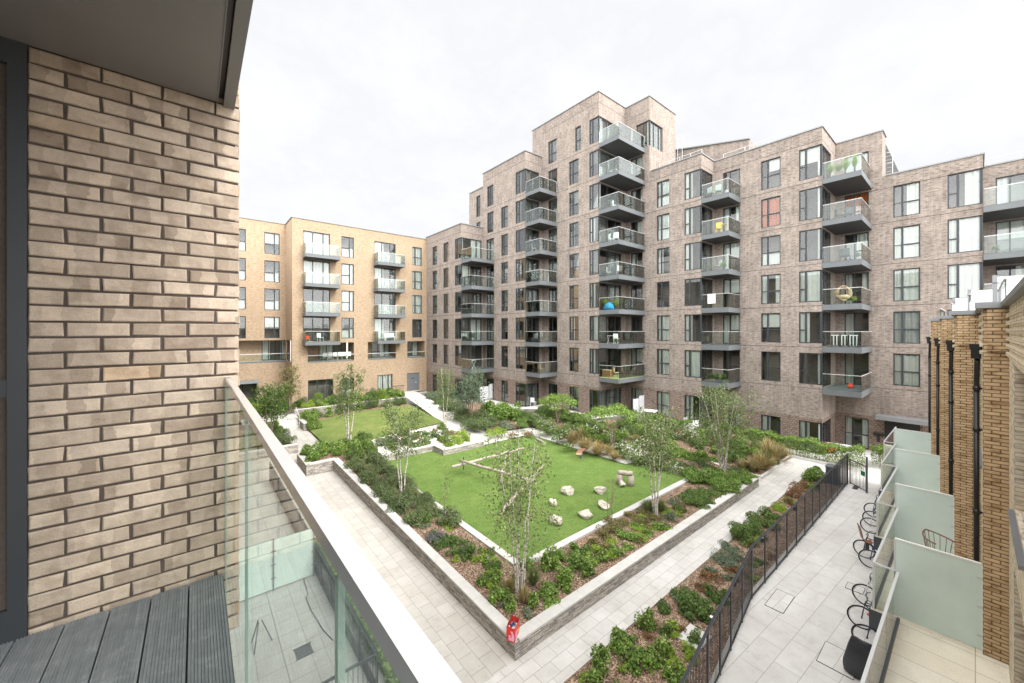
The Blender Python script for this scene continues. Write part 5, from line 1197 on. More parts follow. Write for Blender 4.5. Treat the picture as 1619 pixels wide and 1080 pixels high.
# ------------------------------------------------------------------ trees
def birch(label, base, h, stems, spread, nleaf, leaf=.07, mat='l_birch', bark='birch', seed=1, r0=.038, low=.32, name='birch_tree', group='young birch trees'):
    rs = np.random.default_rng(seed); t = thing(name, label, 'tree', base, 0, group); tw = MB(); pos = []; out = []
    for k in range(stems):
        az = 6.28 * k / stems + rs.uniform(-.4, .4); ln = rs.uniform(.05, .13) * h * (spread / 1.5); hh = h * rs.uniform(.84, 1.0); ctrl = []
        for j in range(9):
            f = j / 8; ctrl.append((.10 * math.cos(az) + ln * f ** 1.4 * math.cos(az) + rs.normal(0, .015) * h * .3, .10 * math.sin(az) + ln * f ** 1.4 * math.sin(az) + rs.normal(0, .015) * h * .3, hh * f))
        m = MB(); m.tube(ctrl, [r0 * (1 - .85 * j / 8) + .003 for j in range(9)], bark, 7, False); m.build('trunk', t, True)
        nt_ = int(15 * hh / 4)
        for i in range(nt_):
            f = low + (1 - low) * (i + rs.random()) / nt_; fi = min(7.99, f * 8); q = Vector(ctrl[int(fi)]).lerp(Vector(ctrl[int(fi) + 1]), fi - int(fi)); a2 = rs.uniform(0, 6.28); ll = spread * (1.08 - f * .62) * rs.uniform(.35, .8)
            rise = rs.uniform(.35, .9); pts = [q + Vector((math.cos(a2) * ll * u, math.sin(a2) * ll * u, ll * (rise * u - .75 * u * u))) for u in (0, .35, .7, 1)]
            tw.tube(pts, [.009, .006, .004, .002], 'bark' if bark != 'birch' else 'bark', 4, False)
            nl = max(4, int(nleaf / (stems * nt_)))
            for _ in range(nl):
                u = rs.uniform(.25, 1.05); sgm = int(min(2, u * 3)); pp = pts[0].lerp(pts[3], u); pp = pts[sgm].lerp(pts[sgm + 1], min(1, u * 3 - sgm)) + Vector(rs.normal(0, .10, 3)) * (.6 + .5 * spread) - Vector((0, 0, abs(rs.normal(0, .10))))
                pos.append(pp); out.append((math.cos(a2) * .5, math.sin(a2) * .5, .3))
    pos = np.array(pos); out = np.array(out)
    ob('crown', quads_mesh('crown', [(leaves_np(rs, pos, out, leaf, .8, .3, .7), mat)], tw), t); return t
birch('slender white birch in the near bed corner behind the red bag', P(822, 944, .48), 5.3, 5, 2.0, 3200, .09, seed=3, low=.38, r0=.032)
birch('white birch among dark bushes at the left edge of the turf', P(636, 786, .52), 4.9, 3, 1.8, 3000, .095, seed=5, low=.5)
birch('tall white birch before the upper lawn on the left', P(551, 708, .78), 6.0, 3, 1.35, 2900, .11, seed=8, low=.45, r0=.05)
birch('white birch in the raised lime bush bed by the white path', P(704, 676, .85), 5.2, 4, 1.4, 2200, .10, seed=9, low=.40)
birch('white birch on the right bed by the turf wall', P(1036, 816, .48), 5.1, 4, 1.7, 3000, .095, seed=12, low=.5, r0=.042)
birch('multi-stemmed birch with dense crown near the path junction', P(1143, 752, .5), 5.5, 6, 3.0, 4300, .11, seed=14, low=.34)
birch('twiggy sapling standing on the turf side of the left edging', P(700, 818, .5), 2.3, 1, .55, 160, .07, seed=21, low=.3, r0=.012, bark='bark', name='sapling', group='small saplings')
birch('thin bare sapling at the right turf edging', P(965, 830, .5), 2.3, 3, .7, 90, .06, seed=23, low=.3, r0=.012, bark='bark', name='sapling', group='small saplings')
birch('olive small tree in front of the left end of the buff block', P(459, 648, 1.4), 4.4, 6, 2.0, 1500, .15, 'l_olive', 'bark', 31, .06, .35, 'small_tree', 'small multi-stemmed trees')
birch('leafy bright small tree just beyond the handrail end', P(426, 700, .8), 4.3, 5, 2.2, 3600, .14, 'l_mid', 'bark', 33, .05, .45, 'small_tree', 'small multi-stemmed trees')
birch('bushy light green tree against the brown block near the corner', P(744, 664, 1.0), 4.6, 5, 2.2, 4200, .13, 'l_grey', 'bark', 35, .05, .35, 'small_tree', 'small multi-stemmed trees')
def umbrella_tree(label, base, h, w, seed):
    rs = np.random.default_rng(seed); t = thing('umbrella_tree', label, 'tree', base, 0, 'flat topped trees before the brown block'); n = 3000
    for k in range(6):
        a = 6.28 * k / 6 + rs.uniform(-.3, .3); m = MB(); m.tube([(0.05 * math.cos(a), .05 * math.sin(a), 0), (.25 * math.cos(a), .25 * math.sin(a), h * .45), (.33 * w * math.cos(a), .33 * w * math.sin(a), h * .82)], [.032, .022, .01], 'bark', 6, False); m.build('trunk', t, True)
    lob = 26; la = rs.uniform(0, 6.28, lob); lr = np.sqrt(rs.random(lob)) * .42 * w; k = rs.integers(0, lob, n); d = unit(rs.normal(0, 1, (n, 3))); d[:, 2] = np.abs(d[:, 2]) * .9 - .15
    c = np.stack([np.cos(la) * lr, np.sin(la) * lr, h * .62 + .30 * h * (1 - (lr / (.42 * w)) ** 2) + rs.uniform(-.05, .05, lob) * h], 1); p = c[k] + d * np.array([.17 * w, .17 * w, .17 * h]) * rs.uniform(.45, 1.08, (n, 1))
    ob('crown', quads_mesh('crown', [(leaves_np(rs, p, d, .12), 'l_bright')]), t)
umbrella_tree('smaller flat topped tree with bright crown below the tower', P(882, 668, 1.0), 2.5, 3.4, 41)
umbrella_tree('larger flat topped tree with bright crown before the tower terrace', P(968, 706, .85), 2.9, 3.7, 43)

# ------------------------------------------------------------------ on the turf
def boulder(label, px, py, w, h, seed):
    d = dist(px, py, .5); W = w * d / F0; rs = np.random.default_rng(seed); bm = bmesh.new(); bmesh.ops.create_icosphere(bm, subdivisions=4, radius=.5)
    cuts = [(Vector(rs.normal(0, 1, 3)).normalized(), rs.uniform(.24, .42)) for _ in range(11)]
    for v in bm.verts:
        for nrm, k in cuts:
            s_ = v.co.dot(nrm) - k
            if s_ > 0: v.co -= nrm * s_ * .9
        v.co += Vector((math.sin(v.co.y * 17 + seed), math.sin(v.co.z * 19), math.sin(v.co.x * 23 + seed))) * .012
        v.co.z = max(v.co.z * rs.uniform(.985, 1.015), -.28)
    me = D.meshes.new('boulder'); bm.to_mesh(me); bm.free(); me.materials.append(M['rock']); boxuv(me)
    H = h * d / F0 * 1.0; ob('boulder', me, None, P(px, py, .5) + Vector((0, 0, H * .26)), rs.uniform(0, 3), label, 'boulder', 'boulders on the turf', scale=(W * 1.15, W * .9, H))
for a in [('pale boulder highest up of the left three on the turf', 897, 781, 20, 17, 1), ('rusty stained small boulder, middle of the left three', 873, 798, 16, 16, 2), ('long pale boulder nearest the birch, lowest of the left three', 877, 826, 27, 18, 3), ('rounded boulder closest to the right turf edging', 928, 817, 26, 15, 4), ('smooth oval boulder, uppermost of the right three on the turf', 949, 780, 21, 14, 5), ('angular boulder, middle of the right three on the turf', 954, 802, 21, 16, 6)]: boulder(*a)
def logbar(t, a, b, r=.10, nm='log'):
    m = MB(); n = 7; rs = np.random.default_rng(int(abs(a[0] * 100))); pts = [Vector(a).lerp(Vector(b), i / n) + Vector(rs.normal(0, .012, 3)) for i in range(n + 1)]; m.tube(pts, [.82 * r * rs.uniform(.9, 1.06) for _ in pts], 'log', 10); m.build(nm, t, True)
t = thing('climbing_logs', 'zigzag climbing frame of weathered grey logs on the turf', 'climbing frame', (0, 0, 0))
T = .5
def lp(px, py, z): return P(px, py, z)
A, B_ = lp(715, 738, T + .62), lp(828, 709, T + .42)
logbar(t, A, B_); logbar(t, lp(727, 728, T + .82), lp(845, 761, T + .66)); logbar(t, lp(836, 759, T + .60), lp(790, 813, T + .06), .11); logbar(t, lp(803, 713, T + .82), lp(791, 762, T + .05), .09, 'post'); logbar(t, lp(859, 736, T + .10), lp(829, 769, T + .52), .10); logbar(t, lp(848, 693, T + .1), lp(862, 701, T + .28), .10)
for a, z in ((lp(733, 732, T + .4), .85), (lp(796, 745, T + .3), .5), (lp(840, 760, T + .3), .6)):
    m = MB(); m.tube([(a.x, a.y, T - .05), (a.x, a.y, T + z - .08)], .03, 'dark', 6); m.build('steel_post', t)
t = thing('stump_seat', 'chunky log laid across two stumps beside a rock on the turf', 'log seat', (0, 0, 0)); a, b = P(982, 766, T), P(996, 768, T)
for c, nm in ((P(980, 765, T), 'stump'), (P(997, 768, T), 'stump')):
    m = MB(); m.tube([(c.x, c.y, T - .05), (c.x + .01, c.y, T + .25), (c.x, c.y, T + .54)], [.19, .18, .175], 'log', 12); m.build(nm, t, True)
c1, c2 = P(979, 765, T) + Vector((0, 0, .64)), P(998, 768, T) + Vector((0, 0, .66)); logbar(t, c1 - (c2 - c1) * .1, c2 + (c2 - c1) * .1, .16)
boulder('small brown rock tucked under the log seat', 983, 769, 14, 12, 9)
c = P(919, 724, T); t = thing('rocker_board', 'small brown rocker board on a short grey post', 'rocker', c, .5); m = MB(); m.tube([(0, 0, -.05), (0, 0, .42)], .10, 'fascia', 10); m.build('post', t)
m = MB()
for a, b in zip([(-.75, .50), (-.5, .58), (0, .50), (.5, .44)], [(-.5, .58), (0, .50), (.5, .44), (.75, .36)]): m.obox((a[0], 0, a[1]), (b[0], 0, b[1]), .34, .05, 'redbrown')
m.build('board', t)
m = MB(); m.box(-.86, -.74, -.17, .17, .47, .52, 'palewood'); m.box(.74, .90, -.17, .17, .33, .38, 'palewood'); m.build('board_end', t)
# red bag on the wall corner
c = P(812, 1008, .52); t = thing('shopping_bag', 'open red patterned shopping bag on the wall corner', 'bag', (c.x + .0, c.y + .02, .523), .55)
def bagm():
    bm = bmesh.new(); rs = np.random.default_rng(4); n, k = 28, 12; w_, d_, h_ = .40, .24, .42; rows = []
    for j in range(k + 1):
        f = j / k; row_ = []
        for i in range(n):
            a = 2 * math.pi * i / n; x = max(-1, min(1, 1.6 * math.cos(a))) * w_ / 2 * (.92 + .08 * f); y = max(-1, min(1, 1.6 * math.sin(a))) * d_ / 2 * (.9 + .1 * f)
            b_ = 1 + .06 * math.sin(f * 3.1) + .04 * math.sin(i * 1.7 + j * .6) + (.05 * math.sin(i * 2.3) if f > .8 else 0); row_.append(bm.verts.new((x * b_, y * b_, f * h_ + (.03 * math.sin(i * 1.1) if j == k else 0))))
        rows.append(row_)
    for j in range(k):
        for i in range(n): bm.faces.new((rows[j][i], rows[j][(i + 1) % n], rows[j + 1][(i + 1) % n], rows[j + 1][i]))
    bm.faces.new(list(reversed(rows[0]))); me = D.meshes.new('body'); bm.to_mesh(me); bm.free(); me.materials.append(M['bag']); boxuv(me); me.polygons.foreach_set('use_smooth', [True] * len(me.polygons)); return me
ob('body', bagm(), t)
m = MB(); m.box(-.203, -.195, -.10, .06, .05, .30, 'pink'); m.box(-.16, .0, -.128, -.120, .04, .26, 'pink'); m.box(.05, .12, -.129, -.121, .10, .20, 'yel'); m.box(-.17, .17, -.126, -.119, .0, .045, 'white'); m.build('printed_panel', t)
m = MB(); m.face([(-.19, -.10, .26), (.19, -.10, .26), (.19, .10, .26), (-.19, .10, .26)], 'curtain'); m.build('lining', t)
m = MB(); m.tube([(-.08, .08, .27), (-.02, .05, .31), (.04, .04, .30), (.1, .02, .34), (.06, -.02, .29)], .035, 'navy', 6); m.build('clothing', t, True)
for y in (-.11, .11): m = MB(); m.tube([(-.08, y, .38), (-.07, y * .8, .45), (0, y * .6, .47), (.07, y * .8, .45), (.08, y, .38)], .008, 'black', 5); m.build('handle', t)

# ------------------------------------------------------------------ things people keep on the balconies
def chair(mat='dark', leg='dark'):
    t = thing('balcony_chair', 'x', 'chair', (0, 0, 0)); m = MB(); m.box(-.22, .22, -.22, .22, .42, .46, mat); m.build('seat', t); m = MB(); m.obox((0, .22, .44), (0, .30, .88), .44, .03, mat, (1, 0, 0)); m2 = MB(); m2.box(-.22, .22, .21, .25, .46, .90, mat); m2.build('backrest', t)
    for x in (-.2, .2):
        for y in (-.2, .2): m = MB(); m.box(x - .015, x + .015, y - .015, y + .015, 0, .42, leg); m.build('leg', t)
    return t
def table(mat='white', leg='dark', r=.33):
    t = thing('balcony_table', 'x', 'table', (0, 0, 0)); m = MB(); m.box(-r, r, -r, r, .70, .73, mat); m.build('tabletop', t)
    for a, b in (((-r, -r, 0), (r, -r, .7)), ((r, -r, 0), (-r, -r, .7)), ((-r, r, 0), (r, r, .7)), ((r, r, 0), (-r, r, .7))): m = MB(); m.obox([v * .9 for v in a[:2]] + [0], [v * .9 for v in b[:2]] + [.7], .025, .025, leg); m.build('leg', t)
    return t
def put(o, pos, rz, label, group='things kept on the balconies'):
    o.location = pos; o.rotation_euler = (0, 0, rz); o['label'] = label; o['group'] = group; return o
def bpos(key, k, fx_, fy_):      # place on the balcony of step `key`, floor k: fx_ 0..1 along Y from the bay, fy_ 0..1 from the front edge to the wall
    i = [s_[0] for s_ in SEG].index(key); X, nx, ys = SEG[i][1], SEG[i + 1][1], SEG[i][3]
    return Vector((X + .15 + fy_ * (nx - X - .4), ys - .15 - fx_ * 1.8, sill(k) - .24))
def pot(pos, label, kind, w, h, mat='terracotta', ph=.3):
    t = thing('potted_plant', label, 'potted plant', pos, random.uniform(0, 6), 'potted plants on balconies'); m = MB(); m.lathe([(.001, 0), (w * .22, 0), (w * .30, ph), (w * .27, ph), (.001, ph - .02)], mat, 12); m.build('pot', t, True)
    if kind == 'grass': ob('foliage', GCm('l_lime'), t, (0, 0, ph), scale=(w, w, h))
    else:
        me, size, ar = shrub_mesh(kind, w, h, True); ob('foliage', me, t, (0, 0, ph - .05), scale=(w / size, w / size, h / (size * ar)))
def GCm(mat):
    grass(900, 2000, 5, 5, 0, '_', '', mat) if not any(k[0] == mat for k in GC) else None
    for o, _ in SHRUBS.pop('_', []): D.objects.remove(o)
    return next(v for k, v in GC.items() if k[0] == mat)
for j, f in enumerate((.15, .4, .62, .88)): pot(bpos('E', 5, f, .06), f'tall yellow-green potted grass on the top right balcony, {ORD[j]} from its bay window', 'grass', .62, [.75, .6, .9, 1.0][j], 'dark', .35)
put(chair('blackcover'), bpos('E', 4, .35, .3), .6, 'dark low chair on the fifth floor right balcony, left one'); put(chair('blackcover'), bpos('E', 4, .6, .35), 2.0, 'dark low chair on the fifth floor right balcony, right one')
o = put(chair('blackcover', 'blackcover'), bpos('E', 3, .5, .3), 1.6, 'bulky black chair on the fourth floor right balcony'); o.scale = (1.4, 1.4, 1.1)
pot(bpos('E', 3, .9, .2), 'leafy potted plant beside the bulky black chair', 'grey', .5, .5, 'blue')
for q, (key, k_, f, kd, w_, h_) in enumerate((('D', 3, .15, 'mid', .45, .5), ('D', 3, .8, 'bright', .5, .55), ('D', 1, .1, 'grey', .4, .6), ('B', 2, .3, 'mid', .5, .5), ('B', 3, .7, 'bright', .45, .5), ('B', 6, .2, 'mid', .4, .45), ('A', 3, .5, 'mid', .5, .5), ('A', 1, .2, 'lime', .5, .5), ('C', 6, .6, 'mid', .45, .45), ('F', 3, .2, 'mid', .45, .4))):
    pot(bpos(key, k_, f, .12), 'leafy pot plant on the ' + {'A': 'far left', 'B': 'left', 'C': 'tower', 'D': 'middle', 'F': 'rightmost'}[key] + ' balcony stack, floor ' + ['one', 'two', 'three', 'four', 'five', 'six', 'seven'][k_] + (' near its corner' if f > .5 else ' near its bay'), kd, w_, h_, ('dark', 'terracotta', 'white')[q % 3])
for q, (key, k_, f) in enumerate((('A', 1, .6), ('A', 3, .2), ('B', 1, .4), ('B', 3, .3), ('D', 3, .45), ('C', 6, .3))):
    put(chair(('dark', 'teal', 'curtain')[q % 3], 'dark'), bpos(key, k_, f, .3), q, ('dark', 'grey-green', 'pale')[q % 3] + ' chair on the ' + {'A': 'far left', 'B': 'left', 'C': 'tower', 'D': 'middle'}[key] + ' balcony stack, floor ' + ['one', 'two', 'three', 'four', 'five', 'six', 'seven'][k_])
# hanging egg chair
c = bpos('E', 2, .45, .3); t = thing('egg_chair', 'round wicker hanging egg chair on the third floor right balcony', 'chair', c, -1.2, 'things kept on the balconies'); m = MB()
for k in range(9):
    a = -1.2 + k * .3; r_ = .50 * math.cos(a * .75); m.tube([(r_ * math.cos(u), .18 * math.sin(a * 1.2) + .12 * math.sin(u), .85 + .55 * math.sin(u) * (1 - .05 * k)) for u in np.linspace(-2.9, 3.3, 22)], .022, 'wicker', 5)
m.build('basket', t, True); m = MB(); m.lathe([(.001, .36), (.30, .42), (.42, .6), (.30, .72), (.001, .66)], 'wicker', 14); m.build('cushion', t, True)
m = MB(); m.tube([(.0, .55, 0), (0, .62, 1.2), (0, .4, 1.75), (0, .05, 1.85), (0, 0, 1.45)], .025, 'dark', 6); m.lathe([(.001, 0), (.45, 0), (.45, .03), (.001, .03)], 'dark', 16, (0, .3)); m.build('stand', t, True)
pot(bpos('E', 2, .85, .12), 'yellow flowers in a white box on the third floor right balcony', 'lime', .5, .35, 'white'); pot(bpos('E', 2, .72, .12), 'low green plant beside the yellow flowers', 'mid', .4, .25, 'white')
for j, f in enumerate((.3, .55, .8)):
    t = thing('drying_rack', f'checked cloth over a rack on the second floor right balcony, {ORD[j]} from the bay', 'drying rack', bpos('E', 1, f, .12), WEST, 'drying racks on the balconies'); m = MB()
    for i in range(6): m.box(-.26 + i * .09, -.26 + i * .09 + .05, -.02, .02, .12, .80, 'white' if i % 2 else 'black')
    m.box(-.28, .28, -.05, .05, .80, .86, 'white'); m.build('cloth', t); m = MB()
    for x in (-.26, .26): m.tube([(x, -.12, 0), (x, 0, .8), (x, .12, 0)], .012, 'black', 5)
    m.build('frame', t)
def toy(pos, label, mat='red', rz=0, s_=1.0):
    t = thing('toy_car', label, 'toy', pos, rz, 'bright plastic toys'); m = MB(); m.prism([(-.25, -.12), (.25, -.12), (.25, .12), (-.25, .12)], .08, .20, mat); m.build('body', t); m = MB(); m.prism([(-.12, -.1), (.05, -.1), (.05, .1), (-.12, .1)], .20, .34, mat); m.build('seat', t)
    for x in (-.17, .17): m = MB(); m.tube([(x, -.13, .08), (x, .13, .08)], .075, 'black', 10); m.build('wheel', t)
    t.scale = (s_, s_, s_)
toy(bpos('E', 0, .62, .5), 'little red ride-on toy on the lowest right balcony')
put(chair('yel', 'yel'), bpos('D', 4, .5, .3), 2.2, 'bright yellow chair on the middle block balcony'); put(table('yel', 'palewood', .22), bpos('D', 4, .75, .3), .2, 'small yellow table beside the yellow chair')
put(chair('teal', 'dark'), bpos('D', 5, .25, .2), 1.2, 'grey-green lounge chair on the top middle balcony'); put(chair('teal', 'dark'), bpos('D', 5, .55, .2), 1.9, 'second grey-green lounge chair nearer the balcony corner')
m = MB(); b0 = bpos('D', 2, .35, 0); m.box(b0.x - .19, b0.x - .16, b0.y - .35, b0.y + .25, b0.z + .35, b0.z + 1.13, 'white'); m.box(b0.x - .16, b0.x - .06, b0.y - .35, b0.y + .25, b0.z + 1.115, b0.z + 1.135, 'white'); m.build('towel', None, label='white towel hanging over the third floor middle balcony rail', cat='towel', group='things kept on the balconies')
m = MB(); b0 = bpos('D', 1, .45, .25); m.lathe([(.001, .0), (.36, .0), (.40, .4), (.30, .72), (.12, .86), (.001, .88)], 'navy', 16); m.build('covered_barbecue', None, True, loc=b0, label='dark blue covered barbecue on the second floor middle balcony', cat='barbecue', group='things kept on the balconies')
for j, (f, k_, w_) in enumerate(((.1, 'mid', .4), (.3, 'mid', .45), (.48, 'bright', .5), (.66, 'lime', .5), (.85, 'mid', .55))): pot(bpos('D', 0, f, .1), f'bushy potted plant on the lowest middle balcony, {ORD[j]} from its bay', k_, w_, .5 + .1 * (j % 3))
for j, f in enumerate((.25, .55)): put(chair('white', 'white'), bpos('C', 4, f, .25), 1.0 + j, f'white folding chair on the fifth floor tower balcony, {ORD[j]} from the bay')
put(chair('white', 'white'), bpos('C', 5, .4, .3), .8, 'white chair on the sixth floor tower balcony')
for j, f in enumerate((.2, .5, .75)): put(chair('curtain' if j != 1 else 'dark', 'dark'), bpos('C', 3, f, .2), .6 + j, f'covered chair on the fourth floor tower balcony, {ORD[j]} from the bay')
m = MB(); b0 = bpos('C', 2, .28, .12); m.lathe([(.001, 0), (.42, .02), (.50, .22), (.34, .5), (.12, .68), (.001, .70)], 'blue', 14); m.build('bean_bag', None, True, loc=b0, label='bright blue bean bag on the third floor tower balcony', cat='bean bag', group='things kept on the balconies')
for j, f in enumerate((.05, .55, .8)): pot(bpos('C', 2, f, .15 + .1 * j), f'tall potted grass near the blue bean bag, {ORD[j]} from the bay', 'grass', .7, .85, 'palewood')
put(table('white', 'white', .3), bpos('C', 1, .3, .2), .3, 'white folding table on the second floor tower balcony'); put(chair('white', 'white'), bpos('C', 1, .62, .2), 1.8, 'white folding chair beside the white folding table')
for j, f in enumerate((.75, .88, .97)): pot(bpos('C', 1, f, .1 + .22 * j), f'small leafy pot by the white folding chair, {ORD[j]} along', 'bright', .4, .35)
t = thing('storage_crate', 'warm timber storage crate on the lowest tower balcony', 'crate', bpos('C', 0, .2, .12), WEST, 'things kept on the balconies'); m = MB(); m.box(-.45, .45, -.22, .22, 0, .62, 'wood'); m.build('body', t); m = MB(); m.box(-.47, .47, -.24, .24, .62, .66, 'palewood'); m.build('lid', t)
for j, (f, g_) in enumerate(((.6, .2), (.85, .35), (.9, .65))): put(chair('palewood', 'wood'), bpos('C', 0, f, g_), 1 + j, f'brown wooden chair on the lowest tower balcony, {ORD[j]} from the crate')
put(chair('wicker', 'wicker'), bpos('B', 0, .45, .2), 1.2, 'tan wicker chair on the lowest left balcony'); put(chair('wicker', 'wicker'), bpos('B', 0, .7, .3), 1.8, 'tan wicker chair near the white vase')
m = MB(); m.lathe([(.001, 0), (.14, 0), (.24, .85), (.20, .85), (.14, .1)], 'white', 14); m.build('tall_vase', None, True, loc=bpos('B', 0, .95, .85), label='tall white vase on the balcony left of the tower', cat='vase', group='things kept on the balconies')
put(chair('white', 'white'), bpos('B', 4, .3, .2), .7, 'pale chair on the balcony stack left of the tower'); put(chair('dark', 'dark'), bpos('B', 5, .6, .3), .7, 'dark chair high on the stack left of the tower')
t = thing('drying_rack', 'white cross-legged drying rack on the lowest far balcony', 'drying rack', bpos('A', 0, .7, .15), WEST, 'drying racks on the balconies'); m = MB()
for x in (-.3, .3): m.tube([(x, -.3, 0), (x, .3, .95)], .015, 'white', 5); m.tube([(x, .3, 0), (x, -.3, .95)], .015, 'white', 5)
for q in range(6): m.tube([(-.3, -.3 + .12 * q, .95), (.3, -.3 + .12 * q, .95)], .01, 'white', 5)
m.build('frame', t)
pot(bpos('A', 2, .3, .15), 'small potted plant on the middle far balcony', 'mid', .45, .45)
# on the buff block
def ypos(px, k, dy): return Vector((xY(px, YB), YB - dy, bz(k) - .30))
put(chair('white', 'white'), ypos(503, 1, .9), .4, 'white round chair on the lowest left buff balcony'); put(chair('dark', 'dark'), ypos(511, 1, .8), 2.6, 'dark chair on the lowest left buff balcony'); t = put(chair('red', 'palewood'), ypos(484, 1, .9), 0, 'small orange-red chair at the left end of the buff balcony'); t.scale = (.7, .7, .7)
t = thing('garden_bench', 'pale timber bench on the lowest right buff balcony', 'bench', ypos(612, 1, .8), 0, 'things kept on the balconies'); m = MB(); m.box(-.6, .6, -.22, .22, .40, .45, 'white'); m.build('seat', t); m = MB(); m.box(-.6, .6, .20, .25, .45, .85, 'white'); m.build('backrest', t)
for x in (-.55, .55): m = MB(); m.box(x - .03, x + .03, -.2, .2, 0, .40, 'white'); m.build('leg', t)
for k_ in (2, 3, 4): put(chair('white', 'rail'), ypos(607, k_, .9), k_, ['', '', 'pale chair on the second right buff balcony from below', 'pale chair on the third right buff balcony from below', 'pale chair on the top right buff balcony'][k_])
for j, px in enumerate((517, 524, 533, 540, 547, 554)): put(chair('white', 'palewood'), Vector((xY(px, YB), YB + .7, 5.72)), 2.8 + .3 * (j % 2), f'white chair in the recessed buff terrace, {ORD[j]} from the left', 'white chairs in the recessed terrace')
# ground floor terraces of the brown block
def divider(label, px, py, z, w):
    c = P(px, py, z); t = thing('privacy_screen', label, 'screen', c, 0, 'frosted terrace dividers'); m = MB()
    m.box(-w / 2, -.03, -.01, .01, .1, 1.55, 'whitefrost'); m.build('panel', t); m = MB(); m.box(.03, w / 2, -.01, .01, .1, 1.75, 'whitefrost'); m.build('panel', t)
    for x in (-w / 2, 0, w / 2): m = MB(); m.box(x - .025, x + .025, -.025, .025, 0, 1.7, 'coping_m'); m.build('post', t)
divider('white frosted divider on the terrace beneath the tower, by the white table', 1010, 656, 1.22, 1.9); divider('white frosted divider by the bushy tree near the corner', 773, 632, 1.22, 2.6)
put(table('white', 'dark', .55), P(1028, 662, 1.22), .3, 'white square table on the terrace by the frosted divider', 'terrace furniture'); put(chair('white', 'white'), P(843, 642, 1.22), 2, 'white lounger on the terrace by the smaller flat topped tree', 'terrace furniture')
put(chair('white', 'white'), P(1088, 678, 1.22), 1, 'white chair on the terrace of the middle block', 'terrace furniture'); put(chair('white', 'white'), P(1098, 682, 1.22), 2.4, 'white chair nearer the birch on the middle terrace', 'terrace furniture')
toy(P(1308, 716, 0), 'orange ride-on toy on the patio behind the clipped hedge', 'red', 2.6, 2.0); toy(P(1300, 712, 0), 'smaller red toy behind the clipped hedge', 'red', .8, 1.3)
t = thing('planter_crate', 'white slotted crate on the patio beside the orange toy', 'crate', P(1327, 714, 0), WEST + .2, 'terrace furniture'); m = MB(); m.box(-.7, .7, -.2, .2, .35, .55, 'white'); m.build('body', t); m = MB()
for x in (-.45, -.1, .25): m.box(x, x + .2, -.205, .205, .15, .35, 'black')
m.box(-.7, .7, -.2, .2, .0, .15, 'white'); m.build('base', t)
# ------------------------------------------------------------------ the balcony we stand on and the brick cheek wall
home = thing('brick_building', 'near brown brick building with glass railed balcony and dark soffit', 'apartment building', (0, 0, 0))
YW, XE, ZD, ZS = 2.785, .198, 7.60, 10.318
def nearwall():
    bm = bmesh.new(); rr = random.Random(3)
    def brick(ax, a, b, z, zt, face):  # bevelled face brick; ax 0: facing -Y at YW, ax 1: facing +X at XE
        c = .005; d = face + rr.uniform(-.0035, .0035); back = .02
        j = lambda: rr.uniform(-.0030, .0026)
        outer = [(a + j(), z + j()), (b + j(), z + j()), (b + j(), zt + j()), (a + j(), zt + j())]
        inner = [(outer[0][0] + c, outer[0][1] + c), (outer[1][0] - c, outer[1][1] + c), (outer[2][0] - c, outer[2][1] - c), (outer[3][0] + c, outer[3][1] - c)]
        tw = [rr.uniform(-.0015, .0015) for _ in range(4)]
        def V(u, w, dd): return bm.verts.new((u, YW + dd, w)) if ax == 0 else bm.verts.new((XE - dd, u, w))
        I = [V(u, w, -d + t) for (u, w), t in zip(inner, tw)]; O = [V(u, w, -d + c * .8 + t) for (u, w), t in zip(outer, tw)]; B = [V(u, w, back) for u, w in outer]
        bm.faces.new(I)
        for k in range(4):
            k2 = (k + 1) % 4; bm.faces.new((O[k], O[k2], I[k2], I[k])); bm.faces.new((B[k], B[k2], O[k2], O[k]))
    row_ = 0; z = ZS - .067
    zz = z + .075 * 6; idx = -6
    while zz > 7.25:
        if idx % 2 == 0: js = [-.3655 - .2257 * 2 + .2257 * k for k in range(8)]
        else: js = [-.485 - .2257 + .2257 * k for k in range(8)]
        edges = [x for x in js if -1.2 < x < XE - .05]
        left = [-.90] if zz + .07 < ZD - .1 or zz > ZS else [-.598]
        xs = [left[0]] + [x for x in edges if x > left[0] + .03] + [XE + .005]
        for a, b in zip(xs, xs[1:]): brick(0, a + (.0062 if a > left[0] else 0), b - .0062, zz, zz + .0645, 0)
        ys = [YW - .004] + [YW + (.102 if idx % 2 else .2157) + .2257 * k for k in range(3)]
        for a, b in zip(ys, ys[1:]): brick(1, a + .006, b - .005, zz, zz + .0655, 0)
        zz -= .075; idx += 1
    bmesh.ops.recalc_face_normals(bm, faces=bm.faces[:])
    me = D.meshes.new('wall'); bm.to_mesh(me); bm.free(); me.materials.append(M['nearbrick']); boxuv(me); ob('wall', me, home)
nearwall()
m = MB(); m.box(-.9, XE - .011, YW + .011, YW + .6, 7.24, 10.9, 'mortar'); m.build('mortar_bed', home)
m = MB(); m.box(-8, -.6, YW + .6, YW + .7, -.1, 12, 'brown'); m.box(-8, -1.6, -6, YW + .6, -.1, 12, 'brown'); m.box(-1.6, -.9, YW, YW + .6, -.1, 7.3, 'brown'); m.box(-1.6, -.5, YW + .02, YW + .6, -.1, 7.2, 'brown'); m.build('rear_wall', home)
